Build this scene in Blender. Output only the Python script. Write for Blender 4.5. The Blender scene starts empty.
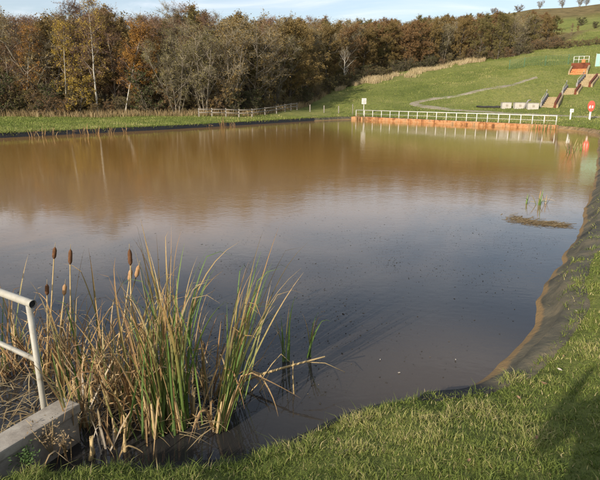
import bpy, bmesh, math, random
import numpy as np
from mathutils import Vector, Matrix, noise as mnoise, geometry as mgeo
from mathutils.bvhtree import BVHTree

R = math.radians
sc = bpy.context.scene
C = sc.collection
random.seed(7)
rng = np.random.default_rng(7)

# ------------------------------------------------------------------ camera
CAM_H = 2.8
FPX = 520.0                                   # focal length in photograph pixels (600 x 480)
PITCH = math.atan((240 - 97) / FPX)
cam = bpy.data.cameras.new('camera')
cam.sensor_width = 36.0
cam.lens = 36.0 * FPX / 600.0
cam.clip_start = 0.05
cam.clip_end = 3000
camo = bpy.data.objects.new('camera', cam)
C.objects.link(camo)
camo.location = (0, 0, CAM_H)
camo.rotation_euler = (math.pi / 2 - PITCH, 0, 0)
sc.camera = camo

# ------------------------------------------------------------------ sky, sun, exposure
SUN_EL, SUN_AZ = R(23), R(180 + 35)           # azimuth clockwise from +Y
world = bpy.data.worlds.new('World')
sc.world = world
world.use_nodes = True
wn = world.node_tree
wn.nodes.clear()
def WN(t, **kw):
    n = wn.nodes.new(t)
    for k, v in kw.items():
        setattr(n, k, v)
    return n
sky = WN('ShaderNodeTexSky', sky_type='NISHITA')
sky.sun_disc = False
sky.sun_elevation = SUN_EL
sky.sun_rotation = SUN_AZ
sky.altitude = 100
sky.air_density = 1.0
sky.dust_density = 2.2
sky.ozone_density = 1.2
tc = WN('ShaderNodeTexCoord')
mp = WN('ShaderNodeMapping')
mp.inputs['Scale'].default_value = (1.6, 5.0, 13.0)
mp.inputs['Rotation'].default_value = (0.05, 0.12, 0.5)
nz = WN('ShaderNodeTexNoise')
nz.inputs['Scale'].default_value = 1.7
nz.inputs['Detail'].default_value = 9
nz.inputs['Roughness'].default_value = 0.62
nz.inputs['Distortion'].default_value = 0.6
cr = WN('ShaderNodeMapRange', interpolation_type='SMOOTHSTEP')
cr.inputs['From Min'].default_value = 0.42
cr.inputs['From Max'].default_value = 0.78
cr.inputs['To Min'].default_value = 0.22
cr.inputs['To Max'].default_value = 0.8
mx = WN('ShaderNodeMix', data_type='RGBA')
mx.inputs[7].default_value = (6.6, 6.8, 7.2, 1)      # thin cirrus
bg = WN('ShaderNodeBackground')
bg.inputs['Strength'].default_value = 0.13
wo = WN('ShaderNodeOutputWorld')
L = wn.links.new
L(tc.outputs['Generated'], mp.inputs['Vector'])
L(mp.outputs['Vector'], nz.inputs['Vector'])
L(nz.outputs['Fac'], cr.inputs['Value'])
L(cr.outputs['Result'], mx.inputs[0])
L(sky.outputs['Color'], mx.inputs[6])
L(mx.outputs[2], bg.inputs['Color'])
L(bg.outputs['Background'], wo.inputs['Surface'])

sun = bpy.data.lights.new('sun', 'SUN')
sun.energy = 4.6
sun.angle = R(0.5)
sun.color = (1.0, 0.89, 0.74)
suno = bpy.data.objects.new('sun', sun)
C.objects.link(suno)
sdir = Vector((math.sin(SUN_AZ) * math.cos(SUN_EL), math.cos(SUN_AZ) * math.cos(SUN_EL), math.sin(SUN_EL)))
suno.rotation_euler = sdir.to_track_quat('Z', 'Y').to_euler()
suno.location = sdir * 60

sc.view_settings.view_transform = 'Standard'
sc.view_settings.look = 'None'
sc.view_settings.exposure = 0.38
sc.view_settings.gamma = 1.0
sc.view_settings.use_curve_mapping = False
sc.cycles.max_bounces = 6
sc.cycles.diffuse_bounces = 2
sc.cycles.glossy_bounces = 3
sc.cycles.transmission_bounces = 2
sc.render.resolution_x = 1024
sc.render.resolution_y = 819

# ------------------------------------------------------------------ helpers
CP, SP = math.cos(PITCH), math.sin(PITCH)
def ray(u, v):
    a = (u - 300) / FPX
    b = -(v - 240) / FPX
    return Vector((a, CP + b * SP, -SP + b * CP))
def P(u, v, z=0.0):
    d = ray(u, v)
    t = (z - CAM_H) / d.z
    return Vector((d.x * t, d.y * t, z))
def U(u, y, z):
    """point seen in photo column u, at forward distance y and height z"""
    return Vector(((u - 300) / FPX * (y * CP + (CAM_H - z) * SP), y, z))
def ztop(v, y):
    d = ray(300, v)
    return CAM_H + d.z / d.y * y

def tag(o, label=None, cat=None, group=None, kind=None):
    if label: o['label'] = label
    if cat: o['category'] = cat
    if group: o['group'] = group
    if kind: o['kind'] = kind
    return o
def empty(name, loc=(0, 0, 0), rz=0.0, parent=None):
    o = bpy.data.objects.new(name, None)
    C.objects.link(o)
    o.location = loc
    o.rotation_euler = (0, 0, rz)
    o.empty_display_size = 0.2
    if parent: o.parent = parent
    return o
def link_mesh(name, me, mats, parent=None, loc=None):
    o = bpy.data.objects.new(name, me)
    C.objects.link(o)
    if not isinstance(mats, (list, tuple)): mats = [mats]
    if len(me.materials) == 0:
        for m in mats: me.materials.append(m)
    if parent: o.parent = parent
    if loc is not None: o.location = loc
    return o
def np_mesh(name, verts, faces, mat_idx=None, smooth=False, attrs=None):
    """verts (n,3); faces: list of (m,k) int arrays"""
    me = bpy.data.meshes.new(name)
    verts = np.asarray(verts, dtype=np.float32)
    faces = [np.asarray(f, dtype=np.int32) for f in faces if len(f)]
    loops = np.concatenate([f.ravel() for f in faces])
    tot = np.concatenate([np.full(len(f), f.shape[1], dtype=np.int32) for f in faces])
    start = np.concatenate([[0], np.cumsum(tot)[:-1]]).astype(np.int32)
    me.vertices.add(len(verts)); me.vertices.foreach_set('co', verts.ravel())
    me.loops.add(len(loops)); me.loops.foreach_set('vertex_index', loops)
    me.polygons.add(len(tot)); me.polygons.foreach_set('loop_start', start); me.polygons.foreach_set('loop_total', tot)
    if mat_idx is not None: me.polygons.foreach_set('material_index', np.asarray(mat_idx, dtype=np.int32))
    me.update(calc_edges=True)
    if smooth: me.polygons.foreach_set('use_smooth', np.ones(len(tot), dtype=bool))
    for k, a in (attrs or {}).items():
        a = np.asarray(a, dtype=np.float32)
        if a.ndim == 1:
            at = me.attributes.new(k, 'FLOAT', 'POINT'); at.data.foreach_set('value', a)
        else:
            at = me.attributes.new(k, 'FLOAT_COLOR', 'POINT'); at.data.foreach_set('color', a.ravel())
    return me
class MB:
    """small bmesh collector"""
    def __init__(s): s.bm = bmesh.new()
    def box(s, c, size, rz=0.0, bevel=0.0, M=None, jitter=0.0):
        r = bmesh.ops.create_cube(s.bm, size=1.0)
        vs = r['verts']
        T = Matrix.Translation(c) @ Matrix.Rotation(rz, 4, 'Z')
        if M is not None: T = M @ T
        for v in vs: v.co = T @ Vector((v.co.x * size[0], v.co.y * size[1], v.co.z * size[2]))
        if bevel:
            es = list({e for v in vs for e in v.link_edges})
            bmesh.ops.bevel(s.bm, geom=es, offset=bevel, segments=2, affect='EDGES', profile=0.6)
        return s
    def tube(s, pts, radii, n=8, cap=True):
        pts = [Vector(p) for p in pts]
        if not isinstance(radii, (list, tuple)): radii = [radii] * len(pts)
        rings = []
        for i, p in enumerate(pts):
            d = (pts[min(i + 1, len(pts) - 1)] - pts[max(i - 1, 0)]).normalized()
            a = Vector((0, 0, 1)) if abs(d.z) < 0.95 else Vector((1, 0, 0))
            e1 = d.cross(a).normalized(); e2 = d.cross(e1)
            rings.append([s.bm.verts.new(p + (e1 * math.cos(2 * math.pi * k / n) + e2 * math.sin(2 * math.pi * k / n)) * radii[i]) for k in range(n)])
        for a, b in zip(rings, rings[1:]):
            for k in range(n):
                f = s.bm.faces.new((a[k], a[(k + 1) % n], b[(k + 1) % n], b[k])); f.smooth = True
        if cap:
            s.bm.faces.new(rings[0][::-1]); s.bm.faces.new(rings[-1])
        return s
    def poly(s, pts):
        s.bm.faces.new([s.bm.verts.new(p) for p in pts]); return s
    def prism(s, prof, depth_vec):
        a = [s.bm.verts.new(p) for p in prof]
        b = [s.bm.verts.new(Vector(p) + Vector(depth_vec)) for p in prof]
        n = len(a)
        s.bm.faces.new(a); s.bm.faces.new(b[::-1])
        for k in range(n): s.bm.faces.new((a[k], b[k], b[(k + 1) % n], a[(k + 1) % n]))
        return s
    def build(s, name, mat, parent=None, loc=None):
        bmesh.ops.recalc_face_normals(s.bm, faces=s.bm.faces[:])
        me = bpy.data.meshes.new(name)
        s.bm.to_mesh(me); s.bm.free()
        return link_mesh(name, me, mat, parent, loc)
def copy_tree(o, parent=None):
    c = o.copy(); C.objects.link(c); c.parent = parent
    for ch in list(o.children): copy_tree(ch, c)
    return c

# ------------------------------------------------------------------ materials
def new_mat(name):
    m = bpy.data.materials.new(name); m.use_nodes = True
    nt = m.node_tree
    return m, nt, nt.nodes['Principled BSDF'], nt.links.new
def ramp(nt, stops):
    n = nt.nodes.new('ShaderNodeValToRGB')
    e = n.color_ramp.elements
    while len(e) < len(stops): e.new(0.5)
    for k, (p, c) in enumerate(stops):
        e[k].position = p; e[k].color = (*c, 1)
    return n
def noise_node(nt, scale, detail=5, rough=0.6, vec=None, dist=0.0):
    n = nt.nodes.new('ShaderNodeTexNoise')
    n.inputs['Scale'].default_value = scale; n.inputs['Detail'].default_value = detail
    n.inputs['Roughness'].default_value = rough; n.inputs['Distortion'].default_value = dist
    if vec is not None: nt.links.new(vec, n.inputs['Vector'])
    return n
def mat_noise(name, stops, scale=5, rough=0.85, bump=0.2, bscale=None, spec=0.3, detail=6, metallic=0.0, obj=True, bdist=0.02):
    m, nt, b, l = new_mat(name)
    t = nt.nodes.new('ShaderNodeTexCoord')
    vec = t.outputs['Object']
    n = noise_node(nt, scale, detail, 0.65, vec)
    r = ramp(nt, stops)
    l(n.outputs['Fac'], r.inputs['Fac']); l(r.outputs['Color'], b.inputs['Base Color'])
    b.inputs['Roughness'].default_value = rough
    b.inputs['Specular IOR Level'].default_value = spec
    b.inputs['Metallic'].default_value = metallic
    if bump:
        n2 = noise_node(nt, bscale or scale * 6, 6, 0.7, vec)
        bp = nt.nodes.new('ShaderNodeBump'); bp.inputs['Strength'].default_value = bump; bp.inputs['Distance'].default_value = bdist
        l(n2.outputs['Fac'], bp.inputs['Height']); l(bp.outputs['Normal'], b.inputs['Normal'])
    return m
def mat_attr(name, stops, attr='tint', rough=0.7, trans=0.25, spec=0.2):
    """thin leafy matter: colour from a per-leaf value, some light through"""
    m, nt, b, l = new_mat(name)
    a = nt.nodes.new('ShaderNodeAttribute'); a.attribute_name = attr
    r = ramp(nt, stops)
    l(a.outputs['Fac'], r.inputs['Fac']); l(r.outputs['Color'], b.inputs['Base Color'])
    b.inputs['Roughness'].default_value = rough
    b.inputs['Specular IOR Level'].default_value = spec
    if trans:
        tr = nt.nodes.new('ShaderNodeBsdfTranslucent')
        l(r.outputs['Color'], tr.inputs['Color'])
        ms = nt.nodes.new('ShaderNodeMixShader'); ms.inputs[0].default_value = trans
        l(b.outputs[0], ms.inputs[1]); l(tr.outputs[0], ms.inputs[2])
        l(ms.outputs[0], nt.nodes['Material Output'].inputs['Surface'])
    return m
def mat_col(name, attr='Col', rough=0.55, trans=0.25, spec=0.3):
    m, nt, b, l = new_mat(name)
    a = nt.nodes.new('ShaderNodeAttribute'); a.attribute_name = attr
    t = nt.nodes.new('ShaderNodeTexCoord')
    n = noise_node(nt, 45, 4, 0.7, t.outputs['Object'])
    mr = nt.nodes.new('ShaderNodeMapRange'); mr.inputs['To Min'].default_value = 0.65; mr.inputs['To Max'].default_value = 1.3
    l(n.outputs['Fac'], mr.inputs['Value'])
    mm = nt.nodes.new('ShaderNodeMix'); mm.data_type = 'RGBA'; mm.blend_type = 'MULTIPLY'; mm.inputs[0].default_value = 1
    l(a.outputs['Color'], mm.inputs[6]); l(mr.outputs['Result'], mm.inputs[7])
    l(mm.outputs[2], b.inputs['Base Color'])
    b.inputs['Roughness'].default_value = rough; b.inputs['Specular IOR Level'].default_value = spec
    tr = nt.nodes.new('ShaderNodeBsdfTranslucent'); l(mm.outputs[2], tr.inputs['Color'])
    ms = nt.nodes.new('ShaderNodeMixShader'); ms.inputs[0].default_value = trans
    l(b.outputs[0], ms.inputs[1]); l(tr.outputs[0], ms.inputs[2]); l(ms.outputs[0], nt.nodes['Material Output'].inputs['Surface'])
    return m

M = {}
M['concrete'] = mat_noise('concrete', [(0.3, (0.16, 0.14, 0.115)), (0.5, (0.27, 0.24, 0.20)), (0.7, (0.36, 0.33, 0.28))], 7, 0.9, 0.5, 60, bdist=0.006)
M['pale_concrete'] = mat_noise('pale_concrete', [(0.3, (0.30, 0.28, 0.25)), (0.55, (0.42, 0.40, 0.36)), (0.8, (0.25, 0.23, 0.19))], 2.5, 0.9, 0.3, 30)
M['galv'] = mat_noise('galvanised_paint', [(0.3, (0.20, 0.17, 0.12)), (0.42, (0.31, 0.295, 0.25)), (0.7, (0.38, 0.37, 0.325))], 11, 0.5, 0.1, 40, 0.4, bdist=0.003)
M['white'] = mat_noise('white_paint', [(0.3, (0.44, 0.44, 0.41)), (0.6, (0.60, 0.60, 0.57))], 4, 0.55, 0.05, 30)
M['red'] = mat_noise('red_plastic', [(0.3, (0.62, 0.035, 0.02)), (0.7, (0.72, 0.06, 0.03))], 3, 0.4, 0, spec=0.5)
M['black'] = mat_noise('black_plastic_and_shade', [(0.3, (0.012, 0.012, 0.014)), (0.7, (0.03, 0.028, 0.026))], 3, 0.6, 0)
M['ochre_wall'] = mat_noise('ochre_stained_concrete', [(0.36, (0.12, 0.055, 0.025)), (0.45, (0.33, 0.15, 0.06)), (0.54, (0.39, 0.22, 0.11)), (0.64, (0.22, 0.15, 0.085))], 1.4, 0.9, 0.6, 9, detail=8)
M['ochre'] = mat_noise('ochre_sludge', [(0.3, (0.30, 0.08, 0.025)), (0.55, (0.50, 0.19, 0.07)), (0.75, (0.42, 0.14, 0.045))], 3, 0.7, 0.3, 20)
M['rust'] = mat_noise('rust_stained_wall', [(0.3, (0.06, 0.018, 0.010)), (0.6, (0.15, 0.045, 0.02)), (0.8, (0.10, 0.026, 0.013))], 3, 0.85, 0.3, 20)
M['tan'] = mat_noise('tan_concrete', [(0.3, (0.20, 0.145, 0.08)), (0.55, (0.31, 0.245, 0.145)), (0.75, (0.24, 0.18, 0.10))], 2.5, 0.9, 0.3, 20)
M['grey_wall'] = mat_noise('grey_wall', [(0.3, (0.16, 0.15, 0.15)), (0.7, (0.28, 0.265, 0.25))], 3, 0.9, 0.3, 20)
M['old_wood'] = mat_noise('weathered_wood', [(0.3, (0.15, 0.135, 0.115)), (0.7, (0.29, 0.265, 0.23))], 6, 0.9, 0.3, 40)
M['green_mesh'] = mat_noise('green_wire', [(0.3, (0.05, 0.14, 0.09)), (0.7, (0.08, 0.20, 0.13))], 3, 0.6, 0)
M['teal'] = mat_noise('teal_sheet', [(0.3, (0.20, 0.42, 0.36)), (0.7, (0.30, 0.52, 0.45))], 1.5, 0.6, 0.1)
M['gravel'] = mat_noise('gravel', [(0.34, (0.13, 0.155, 0.04)), (0.45, (0.22, 0.19, 0.13)), (0.56, (0.28, 0.245, 0.19)), (0.66, (0.14, 0.16, 0.05))], 0.45, 0.95, 0.6, 14, detail=10)
M['reed'] = mat_col('reed_leaf', trans=0.22)
M['spike'] = mat_noise('reedmace_spike', [(0.3, (0.065, 0.03, 0.014)), (0.7, (0.15, 0.07, 0.03))], 40, 0.95, 0.5, 300, bdist=0.003)
M['spike_fluff'] = mat_noise('reedmace_fluff', [(0.3, (0.24, 0.13, 0.06)), (0.7, (0.40, 0.25, 0.13))], 60, 0.95, 0.6, 300, bdist=0.004)
M['grass'] = mat_attr('grass_blade', [(0.0, (0.06, 0.09, 0.018)), (0.35, (0.125, 0.165, 0.034)), (0.65, (0.21, 0.24, 0.06)), (0.85, (0.34, 0.31, 0.12)), (1.0, (0.46, 0.38, 0.20))], trans=0.25)
M['dry_grass'] = mat_attr('dry_grass_blade', [(0.0, (0.22, 0.15, 0.07)), (0.5, (0.42, 0.33, 0.18)), (1.0, (0.58, 0.48, 0.31))], trans=0.2)
M['flake'] = mat_attr('floating_flake', [(0.0, (0.015, 0.013, 0.010)), (0.7, (0.06, 0.05, 0.035)), (1.0, (0.22, 0.18, 0.12))], trans=0.0, rough=0.8)
M['deadleaf'] = mat_noise('fallen_leaf', [(0.3, (0.16, 0.09, 0.045)), (0.7, (0.30, 0.21, 0.125))], 20, 0.8, 0.2)
M['feather'] = mat_noise('pale_scrap', [(0.3, (0.30, 0.27, 0.22)), (0.7, (0.45, 0.42, 0.37))], 20, 0.8, 0.1)

# ------------------------------------------------------------------ pond outline
PIX = [(0, 474), (60, 474), (120, 472), (170, 470), (215, 466), (262, 455), (300, 443), (335, 428), (375, 413), (409, 405), (445, 395), (472, 383),
       (500, 361), (518, 345), (531, 330), (537, 312), (542, 294), (552, 280), (561, 268), (566, 254), (577, 238), (587, 211), (593, 191),
       (597, 169), (598, 152), (598, 141), (592, 133.5), (575, 131), (556, 129.5), (454, 124), (352, 119.3), (320, 120.6), (270, 123.5), (220, 126.5), (160, 130), (100, 133), (50, 135.5), (0, 138), (-60, 141)]
ctl = [P(u, v) for u, v in PIX] + [Vector(q + (0,)) for q in [(-38, 30), (-37, 18), (-28, 9), (-14, 5), (-6, 3.4), (-3.2, 2.95)]]
def resample(ctl, f0=0.05, f1=0.006):
    pts = []
    n = len(ctl)
    for i in range(n):
        p0, p1, p2, p3 = ctl[i - 1], ctl[i], ctl[(i + 1) % n], ctl[(i + 2) % n]
        ln = (p2 - p1).length
        # centripetal-ish: damp tangents by segment lengths
        def tan(a, b, c):
            d1, d2 = (b - a).length + 1e-6, (c - b).length + 1e-6
            return ((b - a) / d1 * d2 + (c - b) / d2 * d1) / (d1 + d2)
        m1, m2 = tan(p0, p1, p2) * ln, tan(p1, p2, p3) * ln
        step = f0 + f1 * (p1.length + p2.length) / 2
        k = max(2, int(ln / step))
        for j in range(k):
            t = j / k
            h = (2*t**3 - 3*t**2 + 1) * p1 + (t**3 - 2*t**2 + t) * m1 + (-2*t**3 + 3*t**2) * p2 + (t**3 - t**2) * m2
            w = 0.35 if (27 <= i <= 30) else 1.0
            nn = mnoise.noise_vector(h * 0.9) * 0.06 + mnoise.noise_vector(h * 0.25) * 0.12 * w + mnoise.noise_vector(h * 2.4) * 0.05 * (1 if h.y < 25 else 0)
            pts.append((h.x + nn.x, h.y + nn.y))
    return np.array(pts)
OUT = resample(ctl)
def sdf(p):
    p = np.atleast_2d(np.asarray(p, dtype=np.float64))[:, :2]
    A = OUT; B = np.roll(OUT, -1, axis=0); AB = B - A; den = (AB**2).sum(1) + 1e-12
    out = np.empty(len(p))
    for i in range(0, len(p), 1500):
        q = p[i:i + 1500]
        d = q[:, None, :] - A[None]
        t = np.clip((d * AB[None]).sum(2) / den, 0, 1)
        r = d - t[..., None] * AB[None]
        dist = np.sqrt((r**2).sum(2).min(1))
        cond = (A[None, :, 1] > q[:, 1:2]) != (B[None, :, 1] > q[:, 1:2])
        xi = A[None, :, 0] + (q[:, 1:2] - A[None, :, 1]) / (AB[None, :, 1] + 1e-12) * AB[None, :, 0]
        inside = (cond & (q[:, 0:1] < xi)).sum(1) % 2 == 1
        out[i:i + 1500] = np.where(inside, -dist, dist)
    return out

# ------------------------------------------------------------------ terrain heights
TY = np.array([0, 40, 50, 60, 70, 80, 100, 120, 150, 180, 220, 300, 450, 800], float)
TA = np.array([-1.2, -0.56, -0.2, 0.0, 0.19, 0.37, 0.45, 0.56, 0.8, 1.6])
TZ = np.array([
    [.9, .5, .5, .6, .8, 1.2, 3.0, 5.5, 10, 14, 18, 22, 20, 10],
    [.9, .5, .5, .6, .8, 1.2, 3.0, 5.5, 10, 14, 18, 22, 20, 10],
    [.9, .5, .5, .6, .8, 1.2, 3.0, 5.5, 10, 14, 18, 22, 20, 10],
    [.9, .5, .5, .6, .8, 1.5, 3.8, 6.3, 10.5, 14, 18, 22, 20, 10],
    [.9, .5, .5, .55, .8, 2.3, 5.8, 8.6, 12.5, 17, 22, 26, 24, 10],
    [.9, .5, .5, .7, 1.6, 4.0, 8.2, 11.2, 17.5, 25.5, 34.8, 42, 40, 20],
    [.9, .5, .55, .9, 2.1, 5.0, 10.0, 13.6, 20, 27.5, 36.2, 44, 42, 20],
    [.9, .5, .6, 1.1, 2.8, 6.0, 11.3, 15.5, 22.5, 29.5, 38, 46, 44, 20],
    [.9, .5, .7, 1.5, 4, 7.5, 13, 18, 26, 34, 43, 50, 48, 20],
    [.9, .6, .9, 2, 5, 9, 15, 20, 28, 36, 45, 52, 50, 20]])
def table(x, y):
    yy = np.maximum(y, 0.5)
    a = np.clip(np.where(y > 12, x / yy, np.clip(x / 12.0, -1.2, 1.6)), TA[0], TA[-1] - 1e-6)
    i = np.clip(np.searchsorted(TA, a, side='right') - 1, 0, len(TA) - 2)
    fa = (a - TA[i]) / (TA[i + 1] - TA[i]); fa = fa * fa * (3 - 2 * fa)
    yc = np.clip(yy, 0, TY[-1] - 1e-6)
    j = np.clip(np.searchsorted(TY, yc, side='right') - 1, 0, len(TY) - 2)
    def row(ii):
        # monotone-ish cubic in y
        z = TZ[ii, j]; z1 = TZ[ii, j + 1]
        jm, jp = np.maximum(j - 1, 0), np.minimum(j + 2, len(TY) - 1)
        h = TY[j + 1] - TY[j]
        m0 = np.where(j > 0, (z1 - TZ[ii, jm]) / (TY[j + 1] - TY[jm]), 0) * h
        m1 = (TZ[ii, jp] - z) / (TY[jp] - TY[j]) * h
        t = (yc - TY[j]) / h
        return (2*t**3 - 3*t**2 + 1) * z + (t**3 - 2*t**2 + t) * m0 + (-2*t**3 + 3*t**2) * z1 + (t**3 - t**2) * m1
    return row(i) * (1 - fa) + row(i + 1) * fa
def sstep(a, b, x):
    t = np.clip((x - a) / (b - a), 0, 1); return t * t * (3 - 2 * t)
_perm = np.random.default_rng(99).permutation(512)
def fnoise(x, y, s, seed=0.0):
    x = np.asarray(x, float) * s + seed * 17.31; y = np.asarray(y, float) * s + seed * 7.77
    xi, yi = np.floor(x).astype(int), np.floor(y).astype(int); fx, fy = x - xi, y - yi
    def g(ix, iy, dx, dy):
        a = _perm[(ix + _perm[iy & 511]) & 511] * (2 * math.pi / 512)
        return np.cos(a) * dx + np.sin(a) * dy
    u = fx**3 * (fx * (fx * 6 - 15) + 10); v = fy**3 * (fy * (fy * 6 - 15) + 10)
    a = g(xi, yi, fx, fy) * (1 - u) + g(xi + 1, yi, fx - 1, fy) * u
    b = g(xi, yi + 1, fx, fy - 1) * (1 - u) + g(xi + 1, yi + 1, fx - 1, fy - 1) * u
    return (a * (1 - v) + b * v) * 1.45
def ground_z(x, y, s=None):
    x = np.atleast_1d(np.asarray(x, float)); y = np.atleast_1d(np.asarray(y, float))
    if s is None: s = sdf(np.stack([x, y], 1))
    r = np.hypot(x, y)
    lip = np.interp(y, [3, 4.5, 7, 30, 45], [.10, .14, .26, .27, .27])
    base = table(x, y)
    base = np.where(y < 16, np.maximum(base, np.interp(np.abs(x), [2, 8], [1.12, .8])), base)
    wid = np.interp(r, [3, 8, 30], [3.0, 3.0, 6.0])
    land = lip + (base - lip) * np.clip(s / wid, 0, 1) ** 0.9
    land = land + fnoise(x, y, 1.6, 3) * 0.035 * sstep(.1, .8, s) + fnoise(x, y, 0.16, 9) * np.interp(r, [10, 60, 150], [0.02, .18, .9]) * sstep(1, 8, s)
    z = np.where(s >= 0.28, land, np.where(s >= 0, lip * s / 0.28, np.maximum(s * 0.9, -0.9)))
    return z

# ------------------------------------------------------------------ ground mesh
def build_ground():
    pts = []
    rr = 0.5
    while rr < 900:
        front = np.arange(-48, 48.01, 0.9 if rr < 200 else 1.6)
        back = np.arange(54, 306, 7)
        for d in np.concatenate([front, back]):
            a = R(d + random.uniform(-.2, .2)); q = rr * random.uniform(.995, 1.005)
            pts.append((q * math.sin(a), q * math.cos(a)))
        rr *= 1.042 if rr < 40 else (1.03 if rr < 160 else 1.06)
    pts = np.array(pts)
    s = sdf(pts)
    keep = (s < -1.6) | (s > 2.4)
    pts = pts[keep]
    T = np.roll(OUT, -1, 0) - np.roll(OUT, 1, 0); T /= np.linalg.norm(T, axis=1)[:, None] + 1e-9
    area = np.sum(OUT[:, 0] * np.roll(OUT[:, 1], -1) - np.roll(OUT[:, 0], -1) * OUT[:, 1])
    N = np.stack([T[:, 1], -T[:, 0]], 1) * (1 if area > 0 else -1)
    rings = [OUT + N * o for o in (-1.2, -.5, 0.0, .14, .28, .45, .8, 1.3, 2.0)]
    allp = np.concatenate([pts] + rings)
    q = np.round(allp, 3); _, idx = np.unique(q, axis=0, return_index=True)
    allp = allp[np.sort(idx)]
    vs, es, fs, _, _, _ = mgeo.delaunay_2d_cdt([Vector(p) for p in allp], [], [], 0, 1e-4)
    vs = np.array([tuple(v) for v in vs])
    sd_ = sdf(vs)
    z = ground_z(vs[:, 0], vs[:, 1], sd_) - .07 * (~((vs[:, 0] < 1.1) & (vs[:, 1] < 5) & (sd_ > .05))) * ((sd_ > -.6) & (sd_ < .265))
    V = np.column_stack([vs, z])
    F = np.array([f for f in fs if len(f) == 3])
    # drop giant slivers far behind, keep upward winding
    c = V[F]
    nzv = np.cross(c[:, 1] - c[:, 0], c[:, 2] - c[:, 0])[:, 2]
    F[nzv < 0] = F[nzv < 0][:, ::-1]
    me = np_mesh('ground', V, [F], smooth=True)
    return me, V, F, N
ground_me, GV, GF, ON = build_ground()

m, nt, b, l = new_mat('meadow')
g = nt.nodes.new('ShaderNodeNewGeometry')
n1 = noise_node(nt, 0.09, 6, 0.6, g.outputs['Position'])
n2 = noise_node(nt, 2.2, 8, 0.7, g.outputs['Position'])
r1 = ramp(nt, [(0.3, (0.105, 0.13, 0.034)), (0.5, (0.165, 0.185, 0.052)), (0.68, (0.24, 0.235, 0.085))])
r2 = ramp(nt, [(0.25, (0.45, 0.5, 0.4)), (0.5, (1, 1, 1)), (0.75, (1.35, 1.2, 1.0))])
mm = nt.nodes.new('ShaderNodeMix'); mm.data_type = 'RGBA'; mm.blend_type = 'MULTIPLY'; mm.inputs[0].default_value = 1
l(n1.outputs['Fac'], r1.inputs['Fac']); l(n2.outputs['Fac'], r2.inputs['Fac'])
l(r1.outputs['Color'], mm.inputs[6]); l(r2.outputs['Color'], mm.inputs[7])
# rough brown moor on the hill top, leaf litter in the wood: a ground cover of its own
at = nt.nodes.new('ShaderNodeAttribute'); at.attribute_name = 'cover'
moor = ramp(nt, [(0.3, (0.07, 0.06, 0.025)), (0.5, (0.15, 0.115, 0.05)), (0.7, (0.24, 0.19, 0.09))])
n3 = noise_node(nt, 0.35, 8, 0.7, g.outputs['Position']); l(n3.outputs['Fac'], moor.inputs['Fac'])
m2 = nt.nodes.new('ShaderNodeMix'); m2.data_type = 'RGBA'
l(at.outputs['Fac'], m2.inputs[0]); l(mm.outputs[2], m2.inputs[6]); l(moor.outputs['Color'], m2.inputs[7])
l(m2.outputs[2], b.inputs['Base Color'])
b.inputs['Roughness'].default_value = 0.95; b.inputs['Specular IOR Level'].default_value = 0.1
n4 = noise_node(nt, 9, 6, 0.7, g.outputs['Position'])
bp = nt.nodes.new('ShaderNodeBump'); bp.inputs['Strength'].default_value = 0.9; bp.inputs['Distance'].default_value = 0.12
l(n4.outputs['Fac'], bp.inputs['Height']); l(bp.outputs['Normal'], b.inputs['Normal'])
M['meadow'] = m

bvh = BVHTree.FromPolygons([Vector(v) for v in GV], [tuple(f) for f in GF])
def gz(x, y):
    h = bvh.ray_cast(Vector((x, y, 300)), Vector((0, 0, -1)))
    return h[0].z if h[0] is not None else 0.0
def hit(u, v):
    h = bvh.ray_cast(Vector((0, 0, CAM_H)), ray(u, v).normalized())
    return h[0]

# wood edge as (photo column -> forward distance of the first trees)
WU = [-400, 0, 100, 190, 250, 300, 330, 400, 470, 520, 560, 582, 640]
WY = [60, 62, 62, 64, 66, 78, 96, 116, 122, 112, 122, 132, 400]
def col_of(x, y): return 300 + FPX * x / (y * CP + CAM_H * SP)
cu = np.array([300 + FPX * x / max(y * CP, 1) if y > 5 else -999 for x, y in GV[:, :2]])
edge = np.interp(cu, WU, WY)
wood_c = sstep(0, 5, GV[:, 1] - edge + 1) * (GV[:, 1] > 40)
top_c = sstep(165, 185, GV[:, 1] + fnoise(GV[:, 0], GV[:, 1], .03, 5) * 25) * (cu > 380)
wood_c = np.where((cu > 540) & (GV[:, 1] > 140), 0, wood_c)
bankdirt = (GV[:, 1] > 30) * (cu > 555) * sstep(1.6, .4, sdf(GV[:, :2])) if False else 0
cover = np.clip(np.maximum(wood_c, top_c), 0, 1)
ca = ground_me.attributes.new('cover', 'FLOAT', 'POINT'); ca.data.foreach_set('value', cover.astype(np.float32))
ground = tag(link_mesh('ground', ground_me, M['meadow']), kind='structure')

# ------------------------------------------------------------------ pond liner (black sheet, silted)
def build_liner():
    offs = [-1.0, -.45, -.2, 0.0, .1, .2, .29, .4, .52, .6]
    n = len(OUT)
    V = []
    for o in offs:
        p = OUT + ON * o
        z = ground_z(p[:, 0], p[:, 1])
        wr = fnoise(p[:, 0], p[:, 1], 1.4, 20) * 0.03 * (0 < o < .55)
        zz = z + 0.02 + wr
        if o > .25: zz = z + .012 + np.abs(wr)
        if o > .55: zz = z - 0.06
        if o > .12: zz = np.where((p[:, 0] < 1.1) & (p[:, 1] < 5), z - .06, zz)
        V.append(np.column_stack([p, zz]))
    V = np.concatenate(V)
    F = []
    i = np.arange(n); j = (i + 1) % n
    for k in range(len(offs) - 1):
        F.append(np.stack([k * n + i, k * n + j, (k + 1) * n + j, (k + 1) * n + i], 1))
    return np_mesh('pond_liner', V, [np.concatenate(F)], smooth=True)
m, nt, b, l = new_mat('liner')
g = nt.nodes.new('ShaderNodeNewGeometry')
sx = nt.nodes.new('ShaderNodeSeparateXYZ'); l(g.outputs['Position'], sx.inputs[0])
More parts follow.
